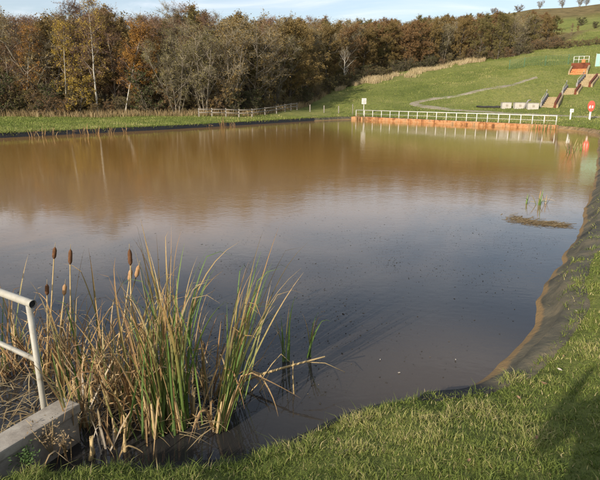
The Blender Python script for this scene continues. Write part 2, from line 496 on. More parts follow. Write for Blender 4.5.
n1 = noise_node(nt, 2.5, 7, 0.65, g.outputs['Position'])
silt = ramp(nt, [(0.3, (0.045, 0.042, 0.030)), (0.5, (0.10, 0.088, 0.058)), (0.7, (0.17, 0.135, 0.08))])
l(n1.outputs['Fac'], silt.inputs['Fac'])
n2 = noise_node(nt, 0.55, 5, 0.6, g.outputs['Position'])
# the near right bank is silted over, the far bank is bare black sheet
mr = nt.nodes.new('ShaderNodeMapRange'); mr.interpolation_type = 'SMOOTHSTEP'
mr.inputs['From Min'].default_value = 0.9; mr.inputs['From Max'].default_value = 2.3; mr.inputs['To Min'].default_value = -0.15; mr.inputs['To Max'].default_value = 0.22
l(sx.outputs['X'], mr.inputs['Value'])
ad = nt.nodes.new('ShaderNodeMath'); ad.operation = 'ADD'; l(mr.outputs['Result'], ad.inputs[0]); l(n2.outputs['Fac'], ad.inputs[1])
st = nt.nodes.new('ShaderNodeMapRange'); st.interpolation_type = 'SMOOTHSTEP'; st.inputs['From Min'].default_value = 0.5; st.inputs['From Max'].default_value = 0.72
l(ad.outputs[0], st.inputs['Value'])
mm = nt.nodes.new('ShaderNodeMix'); mm.data_type = 'RGBA'; mm.inputs[6].default_value = (0.016, 0.016, 0.018, 1)
l(st.outputs['Result'], mm.inputs[0]); l(silt.outputs['Color'], mm.inputs[7])
tz_ = nt.nodes.new('ShaderNodeMath'); tz_.operation = 'MULTIPLY_ADD'; l(n1.outputs['Fac'], tz_.inputs[0]); tz_.inputs[1].default_value = -0.10; l(sx.outputs['Z'], tz_.inputs[2])
tm = nt.nodes.new('ShaderNodeMapRange'); tm.interpolation_type = 'SMOOTHSTEP'; tm.inputs['From Min'].default_value = 0.035; tm.inputs['From Max'].default_value = 0.0; tm.inputs['To Max'].default_value = 0.85
l(tz_.outputs[0], tm.inputs['Value'])
tx = nt.nodes.new('ShaderNodeMath'); tx.operation = 'MULTIPLY'; l(tm.outputs['Result'], tx.inputs[0]); l(st.outputs['Result'], tx.inputs[1])
m3 = nt.nodes.new('ShaderNodeMix'); m3.data_type = 'RGBA'; m3.inputs[7].default_value = (0.23, 0.145, 0.06, 1)      # ochre tide mark
ex = nt.nodes.new('ShaderNodeMapRange'); ex.interpolation_type = 'SMOOTHSTEP'; ex.inputs['From Min'].default_value = 12; ex.inputs['From Max'].default_value = 20
l(sx.outputs['X'], ex.inputs['Value'])
dirt = ramp(nt, [(0.35, (0.11, 0.075, 0.04)), (0.5, (0.21, 0.145, 0.075)), (0.65, (0.30, 0.21, 0.11))]); l(n1.outputs['Fac'], dirt.inputs['Fac'])
m4 = nt.nodes.new('ShaderNodeMix'); m4.data_type = 'RGBA'; l(ex.outputs['Result'], m4.inputs[0]); l(mm.outputs[2], m4.inputs[6]); l(dirt.outputs['Color'], m4.inputs[7])      # bare earth bank in the far right corner
l(tx.outputs[0], m3.inputs[0]); l(m4.outputs[2], m3.inputs[6]); l(m3.outputs[2], b.inputs['Base Color'])
b.inputs['Roughness'].default_value = 0.75; b.inputs['Specular IOR Level'].default_value = 0.25
n5 = noise_node(nt, 7, 6, 0.65, g.outputs['Position'])
bp = nt.nodes.new('ShaderNodeBump'); bp.inputs['Strength'].default_value = 0.7; bp.inputs['Distance'].default_value = 0.04
l(n5.outputs['Fac'], bp.inputs['Height']); l(bp.outputs['Normal'], b.inputs['Normal'])
M['liner'] = m
tag(link_mesh('pond_liner', build_liner(), m), kind='structure')

# ------------------------------------------------------------------ water
m, nt, b, l = new_mat('pond_water')
g = nt.nodes.new('ShaderNodeNewGeometry')
sx = nt.nodes.new('ShaderNodeSeparateXYZ'); l(g.outputs['Position'], sx.inputs[0])
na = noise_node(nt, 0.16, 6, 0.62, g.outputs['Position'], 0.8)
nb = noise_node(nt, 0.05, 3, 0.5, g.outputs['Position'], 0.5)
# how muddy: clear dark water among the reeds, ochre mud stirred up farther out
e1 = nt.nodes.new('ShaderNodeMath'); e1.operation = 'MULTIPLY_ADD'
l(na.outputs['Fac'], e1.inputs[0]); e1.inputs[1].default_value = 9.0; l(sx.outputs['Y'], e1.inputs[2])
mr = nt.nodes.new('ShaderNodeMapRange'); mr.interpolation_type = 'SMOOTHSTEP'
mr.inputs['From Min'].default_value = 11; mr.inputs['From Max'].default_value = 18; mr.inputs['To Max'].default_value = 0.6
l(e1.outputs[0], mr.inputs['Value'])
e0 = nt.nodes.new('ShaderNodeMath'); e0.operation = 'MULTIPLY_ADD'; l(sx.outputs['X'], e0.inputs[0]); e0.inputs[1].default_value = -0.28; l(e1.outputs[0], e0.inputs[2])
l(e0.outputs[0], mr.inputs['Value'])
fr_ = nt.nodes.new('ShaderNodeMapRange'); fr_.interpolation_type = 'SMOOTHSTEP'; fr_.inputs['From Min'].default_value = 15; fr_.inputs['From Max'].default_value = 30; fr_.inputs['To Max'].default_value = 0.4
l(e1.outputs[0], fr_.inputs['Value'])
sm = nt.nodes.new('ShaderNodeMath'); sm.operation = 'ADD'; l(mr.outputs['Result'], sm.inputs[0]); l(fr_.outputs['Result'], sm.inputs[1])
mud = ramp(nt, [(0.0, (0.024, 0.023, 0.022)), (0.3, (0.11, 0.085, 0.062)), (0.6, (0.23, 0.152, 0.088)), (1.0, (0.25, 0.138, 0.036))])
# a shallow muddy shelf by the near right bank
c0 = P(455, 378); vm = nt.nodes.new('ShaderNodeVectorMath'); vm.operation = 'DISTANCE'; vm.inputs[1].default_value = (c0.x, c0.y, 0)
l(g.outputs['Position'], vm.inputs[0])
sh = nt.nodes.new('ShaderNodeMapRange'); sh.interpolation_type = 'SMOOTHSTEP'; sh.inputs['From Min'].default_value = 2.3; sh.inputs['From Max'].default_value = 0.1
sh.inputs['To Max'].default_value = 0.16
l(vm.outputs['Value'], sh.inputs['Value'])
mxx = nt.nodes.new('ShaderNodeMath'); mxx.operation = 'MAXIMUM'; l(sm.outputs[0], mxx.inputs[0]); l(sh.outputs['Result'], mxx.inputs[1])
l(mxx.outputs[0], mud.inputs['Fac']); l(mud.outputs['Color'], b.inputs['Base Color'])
b.inputs['Roughness'].default_value = 0.03
b.inputs['IOR'].default_value = 1.33
mpg = nt.nodes.new('ShaderNodeMapping'); mpg.inputs['Scale'].default_value = (1.0, 1.6, 1.0); mpg.inputs['Rotation'].default_value = (0, 0, 0.5)
l(g.outputs['Position'], mpg.inputs['Vector'])
w1 = noise_node(nt, 5.5, 4, 0.55, mpg.outputs['Vector'])
w2 = noise_node(nt, 0.8, 2, 0.5, mpg.outputs['Vector'])
wa = nt.nodes.new('ShaderNodeMath'); wa.operation = 'MULTIPLY_ADD'; l(w2.outputs['Fac'], wa.inputs[0]); wa.inputs[1].default_value = 1.2; l(w1.outputs['Fac'], wa.inputs[2])
bp = nt.nodes.new('ShaderNodeBump'); bp.inputs['Distance'].default_value = 0.0042
# breeze patches: ruffled and smooth water
rs = nt.nodes.new('ShaderNodeMapRange'); rs.inputs['From Min'].default_value = 0.35; rs.inputs['From Max'].default_value = 0.65; rs.inputs['To Min'].default_value = 0.15; rs.inputs['To Max'].default_value = 1.0
l(nb.outputs['Fac'], rs.inputs['Value']); l(rs.outputs['Result'], bp.inputs['Strength'])
l(wa.outputs[0], bp.inputs['Height']); l(bp.outputs['Normal'], b.inputs['Normal'])
M['water'] = m
def build_water():
    p = OUT + ON * 0.12
    bm = bmesh.new()
    f = bm.faces.new([bm.verts.new((x, y, 0)) for x, y in p])
    bmesh.ops.triangulate(bm, faces=[f])
    bmesh.ops.recalc_face_normals(bm, faces=bm.faces[:])
    for f in bm.faces:
        if f.normal.z < 0: f.normal_flip()
    me = bpy.data.meshes.new('water'); bm.to_mesh(me); bm.free()
    return me
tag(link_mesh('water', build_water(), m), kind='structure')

# ------------------------------------------------------------------ trees
def tree_proto(name, seed, H, spread, trunk_r, stems=1, limbs=12, leaf_n=7000, leaf_size=0.16, twig_n=1, crown_base=0.25, up=0.6, lean=0.04, top_taper=0.6, droop=0.0):
    rd = random.Random(seed); nr = np.random.default_rng(seed)
    TV, TF = [], []; TM = []
    tips = []
    def tube(pts, rad, n, V, F):
        base = len(V)
        for i, p in enumerate(pts):
            d = (pts[min(i + 1, len(pts) - 1)] - pts[max(i - 1, 0)]).normalized()
            a = Vector((0, 0, 1)) if abs(d.z) < .9 else Vector((1, 0, 0))
            e1 = d.cross(a).normalized(); e2 = d.cross(e1)
            for k in range(n):
                q = p + (e1 * math.cos(6.2832 * k / n) + e2 * math.sin(6.2832 * k / n)) * rad[i]
                V.append(tuple(q))
        for i in range(len(pts) - 1):
            for k in range(n):
                F.append((base + i * n + k, base + i * n + (k + 1) % n, base + (i + 1) * n + (k + 1) % n, base + (i + 1) * n + k))
    def path(p, d, ln, segs, wob, upb):
        pts = [p.copy()]; d = d.normalized()
        for i in range(segs):
            d = (d + Vector((rd.gauss(0, wob), rd.gauss(0, wob), rd.gauss(0, wob) + upb))).normalized()
            p = p + d * (ln / segs); pts.append(p.copy())
        return pts
    def lerp_path(pts, t):
        f = t * (len(pts) - 1); i = min(int(f), len(pts) - 2); return pts[i].lerp(pts[i + 1], f - i), (pts[i + 1] - pts[i]).normalized()
    def shape(t):   # relative limb length by height in the crown
        return (0.55 + 0.45 * math.sin(min(1, t * 1.25) * math.pi * 0.75)) * (1 - top_taper * t ** 2)
    for s in range(stems):
        ang = rd.uniform(0, 6.28)
        d0 = Vector((math.cos(ang), math.sin(ang), 0)) * (lean if stems == 1 else rd.uniform(.12, .42)) + Vector((0, 0, 1))
        h = H * (1 if s == 0 else rd.uniform(.65, .95))
        tr = trunk_r * (1 if stems == 1 else rd.uniform(.5, .8))
        TM.extend([1] * (len(TF) - len(TM)))
        tp = path(Vector((0, 0, -0.4)) + (Vector((math.cos(ang), math.sin(ang), 0)) * .25 if stems > 1 else Vector()), d0, h + .4, 9, 0.05, 0.03)
        tube(tp, [tr * (1.25 if i == 0 else 1) * (1 - 0.92 * i / 9) + .012 for i in range(10)], 7, TV, TF); TM.extend([0] * (len(TF) - len(TM)))
        nl = max(5, int(limbs / (stems ** .55)))
        for q in range(nl):
            t = crown_base + (1 - crown_base) * ((q + rd.random()) / nl) ** 0.9
            t = min(t, .985)
            p, dd = lerp_path(tp, t)
            a = q * 2.4 + rd.uniform(-.5, .5)
            tc_ = (t - crown_base) / (1 - crown_base)
            out = Vector((math.cos(a), math.sin(a), up * rd.uniform(.6, 1.4) + .25 * tc_))
            ln = spread * shape(tc_) * rd.uniform(.75, 1.2)
            lp = path(p, out, ln, 5, .16, .06)
            r0 = tr * (1 - .9 * t) * .55 + .012
            tube(lp, [r0 * (1 - .85 * i / 5) + .006 for i in range(6)], 5, TV, TF)
            for w in range(rd.randint(4, 6)):
                t2 = rd.uniform(.25, 1)
                p2, d2 = lerp_path(lp, t2)
                o2 = d2 * .6 + Vector((rd.gauss(0, .6), rd.gauss(0, .6), rd.gauss(.15 - droop, .45)))
                l2 = ln * rd.uniform(.28, .5)
                bp_ = path(p2, o2, l2, 3, .2, .05 - droop * .25)
                tube(bp_, [.022, .016, .011, .006], 3, TV, TF)
                for e in range(rd.randint(4, 6)):
                    p3, d3 = lerp_path(bp_, rd.uniform(.2, 1))
                    o3 = (d3 * .6 + Vector((rd.gauss(0, .6), rd.gauss(0, .6), rd.gauss(.1 - droop, .5)))).normalized()
                    l3 = rd.uniform(.5, 1.1) * (H / 12)
                    tips.append((p3, o3, l3))
    TM.extend([1] * (len(TF) - len(TM)))
    # fine twigs: thin crossed slivers fanning from each tip
    P0 = np.array([tuple(t[0]) for t in tips]); D0 = np.array([tuple(t[1]) for t in tips]); L0 = np.array([t[2] for t in tips])
    k = max(1, int(3 * twig_n))
    n = len(P0) * k
    p = np.repeat(P0, k, 0) + np.repeat(D0 * L0[:, None], k, 0) * nr.uniform(0, .7, (n, 1))
    d = np.repeat(D0, k, 0) + nr.normal(0, .55, (n, 3)); d[:, 2] -= droop * .5; d /= np.linalg.norm(d, axis=1)[:, None]
    ln = nr.uniform(.35, .85, n) * (H / 12)
    w = np.cross(d, nr.normal(0, 1, (n, 3))); w /= np.linalg.norm(w, axis=1)[:, None] + 1e-9
    wd = 0.009 * (H / 12)
    tv = np.stack([p - w * wd, p + w * wd, p + d * ln[:, None]], 1).reshape(-1, 3)
    w2 = np.cross(d, w)
    tv2 = np.stack([p - w2 * wd, p + w2 * wd, p + d * ln[:, None]], 1).reshape(-1, 3)
    allt = np.concatenate([tv, tv2]); twig_f = np.arange(len(allt)).reshape(-1, 3)
    # the sticks of the tips themselves
    wz = np.cross(D0, nr.normal(0, 1, D0.shape)); wz /= np.linalg.norm(wz, axis=1)[:, None] + 1e-9
    st = np.stack([P0 - wz * .014, P0 + wz * .014, P0 + D0 * L0[:, None]], 1).reshape(-1, 3)
    twig_v = np.concatenate([allt, st]); twig_f = np.arange(len(twig_v)).reshape(-1, 3)
    tint_t = nr.uniform(0, 1, len(twig_v) // 3).repeat(3)
    verts = twig_v; faces = [twig_f]; midx = np.zeros(len(twig_f), int); tint = tint_t
    if leaf_n:
        # leaves cluster on some twigs, so the crown has clumps and gaps
        wgt = nr.gamma(0.8, 1, len(p)); wgt /= wgt.sum()
        sel = nr.choice(len(p), leaf_n, p=wgt)
        c = p[sel] + d[sel] * (ln[sel] * nr.uniform(.1, 1.1, leaf_n))[:, None] + nr.normal(0, .10 * H / 12, (leaf_n, 3))
        a = nr.normal(0, 1, (leaf_n, 3)); a /= np.linalg.norm(a, axis=1)[:, None]
        bb = np.cross(a, nr.normal(0, 1, (leaf_n, 3))); bb /= np.linalg.norm(bb, axis=1)[:, None]
        sz = (leaf_size * nr.uniform(.5, 1.2, leaf_n))[:, None]
        lv = np.stack([c - a * sz * .5, c + bb * sz * .32, c + a * sz * .5, c - bb * sz * .32], 1).reshape(-1, 3)
        off = len(verts)
        lf = (np.arange(leaf_n * 4) + off).reshape(-1, 4)
        clump = (np.sin(sel * 12.9898) * 43758.5453) % 1
        lt = np.clip(.55 * clump + .45 * nr.uniform(0, 1, leaf_n), 0, 1).repeat(4)
        verts = np.concatenate([verts, lv]); faces = [twig_f, lf]; midx = np.concatenate([midx, np.ones(leaf_n, int)]); tint = np.concatenate([tint, lt])
    return np_mesh(name + '_trunk', np.array(TV), [np.array(TF)], np.array(TM), smooth=True), (lambda: np_mesh(name + '_crown', verts, faces, midx, attrs={'tint': tint}))

BARK = {
    'grey': mat_noise('bark_grey', [(0.3, (0.10, 0.085, 0.065)), (0.7, (0.22, 0.19, 0.15))], 5, 0.95, 0.5, 30),
    'birch': mat_noise('bark_birch', [(0.34, (0.10, 0.09, 0.08)), (0.44, (0.36, 0.34, 0.30)), (0.7, (0.50, 0.47, 0.42))], 2.5, 0.8, 0.2, 20),
    'dark': mat_noise('bark_dark', [(0.3, (0.05, 0.042, 0.032)), (0.7, (0.12, 0.10, 0.075))], 5, 0.95, 0.5, 30),
    'limb': mat_noise('bark_birch_limb', [(0.3, (0.14, 0.10, 0.08)), (0.7, (0.30, 0.25, 0.21))], 4, 0.9, 0.3, 30),
    'pale': mat_noise('bark_pale', [(0.3, (0.26, 0.24, 0.20)), (0.7, (0.44, 0.41, 0.36))], 4, 0.9, 0.3, 30)}
TWIG = {
    'brown': mat_attr('twigs_brown', [(0, (0.13, 0.095, 0.06)), (1, (0.28, 0.21, 0.135))], trans=0),
    'purple': mat_attr('twigs_purple', [(0, (0.14, 0.09, 0.068)), (1, (0.29, 0.19, 0.14))], trans=0),
    'grey': mat_attr('twigs_grey', [(0, (0.19, 0.165, 0.11)), (1, (0.37, 0.32, 0.22))], trans=0)}
LEAF = {
    'russet': mat_attr('leaves_russet', [(0, (0.145, 0.085, 0.04)), (.5, (0.225, 0.135, 0.06)), (1, (0.30, 0.19, 0.085))]),
    'orange': mat_attr('leaves_orange', [(0, (0.20, 0.10, 0.028)), (.5, (0.32, 0.165, 0.04)), (1, (0.40, 0.23, 0.055))]),
    'yellow': mat_attr('leaves_yellow', [(0, (0.20, 0.15, 0.03)), (.5, (0.36, 0.25, 0.045)), (1, (0.46, 0.34, 0.07))]),
    'olive': mat_attr('leaves_olive', [(0, (0.085, 0.08, 0.03)), (.5, (0.16, 0.14, 0.05)), (1, (0.25, 0.20, 0.072))]),
    'bronze': mat_attr('leaves_bronze', [(0, (0.12, 0.09, 0.036)), (.5, (0.21, 0.15, 0.056)), (1, (0.30, 0.21, 0.075))]),
    'evergreen': mat_attr('leaves_evergreen', [(0, (0.04, 0.052, 0.02)), (.6, (0.07, 0.085, 0.03)), (1, (0.11, 0.115, 0.042))])}
TP = {}
def proto(key, bark, twig, leaf, colours=None, **kw):
    a, mk = tree_proto(key, kw.pop('seed'), **kw)
    a.materials.append(BARK[bark]); a.materials.append(BARK['limb' if bark == 'birch' else bark])
    for c in (colours or [leaf]):
        me = mk()
        me.materials.append(TWIG[twig]); me.materials.append(LEAF[c or 'russet'])
        TP[(key, c)] = (a, me, max(v.co.z for v in me.vertices) * .97)
proto('birch', 'birch', 'purple', 'yellow', ['yellow', 'orange'], seed=11, H=13, spread=2.6, trunk_r=.115, limbs=17, leaf_n=2600, leaf_size=.15, crown_base=.28, up=.9, droop=.25, twig_n=1.2)
proto('birch_thin', 'birch', 'purple', 'orange', ['orange', 'yellow'], seed=12, H=10, spread=2.3, trunk_r=.07, limbs=14, leaf_n=3200, leaf_size=.15, crown_base=.3, up=.8, lean=.22, droop=.2)
proto('birch_bare', 'grey', 'purple', None, ['russet'], seed=13, H=12, spread=2.8, trunk_r=.13, limbs=19, leaf_n=2600, leaf_size=.13, crown_base=.12, up=1.0, twig_n=2.0, droop=.1)
proto('birch_bare_b', 'grey', 'purple', None, ['russet'], seed=14, H=12, spread=3.1, trunk_r=.14, limbs=19, leaf_n=3200, leaf_size=.13, crown_base=.12, up=.9, twig_n=2.0, droop=.15)
proto('round', 'dark', 'brown', 'russet', ['russet', 'bronze', 'olive'], seed=15, H=11, spread=4.2, trunk_r=.22, limbs=24, leaf_n=22000, leaf_size=.165, crown_base=.10, up=.6, twig_n=1.3)
proto('round_b', 'dark', 'brown', 'russet', ['russet', 'bronze', 'olive', 'orange'], seed=16, H=11, spread=3.7, trunk_r=.20, limbs=22, leaf_n=20000, leaf_size=.16, crown_base=.08, up=.5, twig_n=1.3)
proto('bare', 'grey', 'grey', None, ['olive'], seed=17, H=13, spread=3.9, trunk_r=.22, limbs=22, leaf_n=500, leaf_size=.14, crown_base=.25, up=.9, twig_n=2.0)
proto('willow', 'grey', 'grey', 'olive', ['olive', 'bronze'], seed=18, H=9, spread=3.3, trunk_r=.16, stems=5, limbs=30, leaf_n=6000, leaf_size=.15, crown_base=.12, up=.9, twig_n=1.5)
proto('pale', 'pale', 'grey', None, ['olive'], seed=19, H=10, spread=3.6, trunk_r=.24, limbs=13, leaf_n=0, crown_base=.3, up=.8, twig_n=.8)
proto('shrub', 'dark', 'brown', 'olive', ['olive', 'yellow', 'evergreen', 'bronze', 'russet'], seed=20, H=3.2, spread=1.5, trunk_r=.06, stems=6, limbs=22, leaf_n=3000, leaf_size=.13, crown_base=.06, up=.5, twig_n=1)
proto('shrub_b', 'dark', 'brown', 'olive', ['olive', 'evergreen', 'bronze', 'grey' if False else 'russet'], seed=21, H=3.0, spread=1.7, trunk_r=.06, stems=7, limbs=24, leaf_n=2600, leaf_size=.12, crown_base=.05, up=.4, twig_n=1.3)

n_tree = [0]
def plant(kind, colour, u, y, h, label, group=None, name=None, rz=None, cat='tree', wide=1.0, x=None):
    a, c, H = TP[(kind, colour)]
    px = U(u, y, 1).x if x is None else x
    z = gz(px, y)
    root = empty(name or ('shrub' if cat == 'shrub' else 'tree'), (px, y, z), random.uniform(0, 6.28) if rz is None else rz)
    s = h / H
    root.scale = (s * wide, s * wide, s)
    tag(root, label, cat, group)
    for nm, me in (('trunk', a), ('crown', c)):
        o = bpy.data.objects.new(nm, me); C.objects.link(o); o.parent = root
    n_tree[0] += 1
    return root

# trees that stand out along the wood edge (left to right)
F = [
 ('round_b', 'olive', -8, 64, 9.5, 'olive-leaved tree cut by the left edge of the photo'),
 ('birch_bare', 'russet', 12, 63, 11.5, 'slim purplish bare birch, leftmost of the wood edge'),
 ('birch_thin', 'orange', 27, 62.5, 9.2, 'small orange-leaved birch nearest the left end of the wood'),
 ('birch_bare_b', 'russet', 44, 64, 11.8, 'bare purplish birch right of the leftmost orange birch'),
 ('birch_thin', 'yellow', 68, 62, 9.6, 'thin white-stemmed birch leaning, left of the tallest birch'),
 ('birch', 'yellow', 98, 61.5, 14.2, 'tallest birch with a straight bright white trunk and yellow leaves low down'),
 ('birch_bare', 'russet', 84, 65, 12.2, 'bare twiggy birch behind the left side of the tallest white birch'),
 ('birch_thin', 'orange', 124, 61.5, 9.6, 'orange-leaved leaning birch just right of the tallest white birch'),
 ('round_b', 'orange', 142, 63, 9.0, 'broad orange-brown tree second right of the tallest white birch'),
 ('birch_bare_b', 'russet', 116, 66, 12.6, 'tall bare birch rising behind the orange leaning birch'),
 ('birch_bare', 'russet', 160, 66, 10.8, 'bare dark-twigged birch left of the big grey bare tree'),
 ('bare', 'olive', 192, 66, 13.2, 'big grey bare tree with a fine rounded twig crown against the sky'),
 ('willow', 'olive', 178, 62.5, 8.0, 'greyish multi-stemmed willow under the left side of the big bare tree'),
 ('willow', 'olive', 206, 63.5, 9.5, 'widest olive-grey multi-stemmed willow in front of the big bare tree'),
 ('willow', 'bronze', 232, 65, 10.0, 'bronze multi-stemmed willow above the wooden fence'),
 ('round', 'olive', 252, 70, 10.0, 'olive round-crowned tree right of the bronze willow'),
 ('willow', 'olive', 272, 76, 9.6, 'olive willow above the right half of the wooden fence'),
 ('round_b', 'olive', 292, 82, 9.8, 'olive tree above the end of the wooden fence'),
 ('round', 'bronze', 312, 92, 10.6, 'bronze-leaved tree left of the white-limbed bare tree'),
 ('pale', 'olive', 344, 99, 8.6, 'bare tree with pale whitish forked limbs at the wood edge'),
 ('round', 'olive', 330, 104, 11, 'olive tree just behind the pale forked tree, to its left'),
 ('round_b', 'bronze', 362, 110, 11.2, 'bronze tree right of the pale forked tree'),
 ('round', 'olive', 384, 116, 11.5, 'olive tree above the pale dry grass strip, left end'),
 ('round_b', 'russet', 404, 118, 11.4, 'russet tree above the pale dry grass strip'),
 ('round', 'bronze', 424, 120, 11.8, 'bronze tree above the middle of the dry grass strip'),
 ('willow', 'olive', 440, 122, 11.0, 'grey-olive multi-stemmed tree above the dry grass strip'),
 ('round_b', 'bronze', 456, 120, 11.2, 'bronze tree above the right end of the dry grass strip'),
 ('round', 'olive', 474, 119, 11.6, 'large dark olive tree above the left end of the green mesh fence'),
 ('round_b', 'olive', 493, 115, 10.8, 'dark olive tree second from the left end of the green mesh fence'),
 ('willow', 'olive', 508, 117, 9.6, 'grey twiggy tree between the two dark olive trees by the mesh fence'),
 ('round', 'olive', 524, 117, 10.0, 'olive oak-like tree near the right end of the wood'),
 ('round_b', 'bronze', 540, 121, 9.0, 'bronze-olive tree next to the right end of the wood'),
 ('birch_bare_b', 'russet', 562, 131, 7.6, 'reddish bare tree at the right end of the wood'),
 ('round', 'russet', 568, 138, 6.2, 'small russet tree beyond the right end of the wood'),
]
CAPU = [-30, 0, 60, 85, 100, 112, 150, 180, 200, 225, 250, 300, 340, 400, 460, 500, 530, 546, 560, 580]
CAPV = [15, 15, 14, 3, -5, 3, 13, 4, 0, 13, 16, 16, 19, 18, 14, 12.5, 13, 16, 23, 30]
def cap_h(u, y): return ztop(float(np.interp(u, CAPU, CAPV)), y) - gz(U(u, y, 5).x, y)
for kind, colr, u, y, h, lab in F:
    h = min(h * (1.08 if u < 290 else .84), cap_h(u, y))
    plant(kind, colr, u, y, h, lab, group='trees along the wood edge', name='birch_tree' if kind.startswith('birch') else 'tree')
# the wood behind them, row by row
KB = [('birch_bare', 'russet'), ('birch_bare_b', 'russet'), ('round', 'russet'), ('round_b', 'russet'), ('birch_bare', 'russet'), ('round_b', 'bronze'), ('round', 'bronze'), ('birch_bare_b', 'russet'), ('willow', 'bronze'), ('round', 'olive'), ('bare', 'olive')]
MARKS = [(-100, 'far left end of the wood'), (-75, 'trees well past the left edge'), (-50, 'trees beyond the left edge'), (-8, 'left photo edge'), (12, 'leftmost bare birch'), (27, 'leftmost orange birch'), (46, 'dark evergreen shrub below it all'), (68, 'thin leaning white birch'), (98, 'tallest white birch'), (124, 'orange leaning birch'), (142, 'broad orange-brown tree'), (160, 'tall evergreen shrub'), (180, 'left side of the big bare tree'), (206, 'widest olive-grey willow'), (232, 'bronze willow above the fence'), (255, 'olive tree right of the bronze willow'), (274, 'olive willow above the fence'), (292, 'end of the wooden fence'), (312, 'bronze tree left of the pale one'), (344, 'pale forked bare tree'), (364, 'bronze tree right of the pale one'), (384, 'left end of the dry grass'), (404, 'russet tree above the dry grass'), (428, 'middle of the dry grass'), (456, 'right end of the dry grass'), (476, 'left end of the mesh fence'), (500, 'middle dark olive trees'), (524, 'oak-like olive tree'), (545, 'right end of the wood')]
MARKS[6] = (46, 'dark evergreen shrub near the left edge')
def near_mark(u): return min(MARKS, key=lambda q: abs(q[0] - u))[1]
cnt = 0
for row, (dy, sp) in enumerate([(5, 21), (11, 23), (20, 25), (32, 25), (47, 26), (66, 28)]):
    u = -105 + row * 7
    while u < 548 - row * 7:
        y = float(np.interp(u, WU, WY)) + dy + random.uniform(-2.5, 2.5)
        if y < 190:
            k, c = random.choice(KB if u < 200 else (KB[1:] + KB[5:7] + KB[8:10] if u < 330 else KB[2:4] + KB[5:7] + KB[8:10] + [('round_b', 'olive')]))
            lab = {'birch_bare': 'bare purplish birch', 'birch_bare_b': 'bare brownish birch', 'bare': 'grey bare tree', 'willow': 'twiggy bronze tree'}.get(k) or {'russet': 'russet-brown tree', 'bronze': 'bronze tree', 'olive': 'olive tree'}[c]
            lab = lab + [' close behind the ', ' a little way behind the ', ' well behind the ', ' deep in the wood behind the ', ' far up the slope behind the ', ' highest up the slope behind the '][row] + near_mark(u)
            h = min(random.uniform(12, 14.5) if u < 345 else random.uniform(9.5, 12), cap_h(u, y) * random.uniform(.92, 1.03))
            if h > 4.5:
                plant(k, c, u, y, h, lab, group='trees in the depth of the wood', name='birch_tree' if k.startswith('birch') else 'tree', wide=1.2)
                cnt += 1
        u += sp * random.uniform(.75, 1.25) * (66 / max(66, y)) ** .35
# undergrowth along the edge of the wood
S = []
u = -15
ii = 0
while u < 320:
    y = float(np.interp(u, WU, WY)) - 1.0 + random.uniform(-.8, 1.5)
    c = random.choice(['olive', 'bronze', 'evergreen', 'russet', 'olive'])
    k = random.choice(['shrub', 'shrub_b'])
    plant(k, c, u, y, random.uniform(1.6, 3.4), {'olive': 'olive', 'bronze': 'bronze', 'evergreen': 'dark green', 'russet': 'russet'}[c] + ' undergrowth shrub in front of the ' + near_mark(u), group=c + ' shrubs at the foot of the wood', cat='shrub', wide=1.2)
    u += random.uniform(7, 12)
for u, y, h, c, lab in [(75, 60.5, 4.6, 'yellow', 'yellow-leaved shrub left of the tallest white birch'), (263, 72, 4.2, 'yellow', 'yellow-leaved shrub right of the bronze willow'), (222, 64, 4.6, 'bronze', 'golden bronze shrub behind the left half of the wooden fence'),
                        (8, 60, 4.8, 'evergreen', 'dark evergreen shrub at the left end of the wood'), (46, 61, 4.0, 'evergreen', 'dark evergreen shrub below the leftmost orange birch'), (155, 62, 5.4, 'evergreen', 'tall dark evergreen shrub right of the orange trees')]:
    plant('shrub', c, u, y, h, lab, group='shrubs that stand out at the foot of the wood', cat='shrub', wide=1.1)
u = 326
while u < 560:
    y = float(np.interp(u, WU, WY)) - 1.5 + random.uniform(-1, 1)
    c = random.choice(['olive', 'evergreen', 'russet', 'evergreen'])
    plant(random.choice(['shrub', 'shrub_b']) , c, u, y, random.uniform(1.6, 3.0), {'olive': 'olive', 'evergreen': 'dark green', 'russet': 'reddish'}[c] + ' hedge shrub below the ' + near_mark(u), group=c + ' hedge shrubs under the hillside trees', cat='shrub', wide=1.3)
    u += random.uniform(6, 10)
# lone trees on the hill's skyline
for u, v, h, lab in [(486, 11, 2.6, 'leftmost tiny bare tree on the hill skyline'), (509.5, 10, 3.0, 'second tiny bare tree from the left on the hill skyline'), (529, 9, 3.2, 'small dark low tree on the hill skyline, third from left'),
                     (551, 9, 3.4, 'dark twiggy tree on the hill skyline, fourth from left'), (567, 8, 4.4, 'largest dark tree on the hill skyline'), (573, 10, 3.2, 'dark tree touching the largest skyline tree on its right')]:
    plant('willow' if u > 525 else 'shrub_b', 'bronze', u, 221, h, lab, group='trees on the skyline', wide=1.25, name='tree')
for u, y, h, lab in [(572, 150, 2.2, 'small dark green bush on the hillside right of the wood'), (601, 140, 5.5, 'dark conical evergreen tree at the right edge on the hillside'), (586, 135, 1.6, 'little dark bush below the conical evergreen')]:
    plant('shrub', 'evergreen', u, y, h, lab, group='lone dark bushes on the hillside', cat='shrub', wide=1.5 if h < 4 else .95)

for k, (u, v, h) in enumerate([(541, 49.5, 1.6), (549, 49, 1.9), (556, 48.5, 1.5), (563, 48.4, 2.0), (570, 47.8, 1.6), (579, 46.5, 1.5), (588, 45.5, 1.3), (597, 44.6, 1.5)]):
    h_ = hit(u, v)
    plant('shrub_b', 'russet' if k % 2 else 'bronze', u, h_.y, h, ['first', 'second', 'third', 'fourth', 'fifth', 'sixth', 'seventh', 'eighth'][k] + ' low brown shrub from the left in the row above the mesh fence', group='row of low brown shrubs on the hillside', cat='shrub', wide=1.5, x=h_.x)
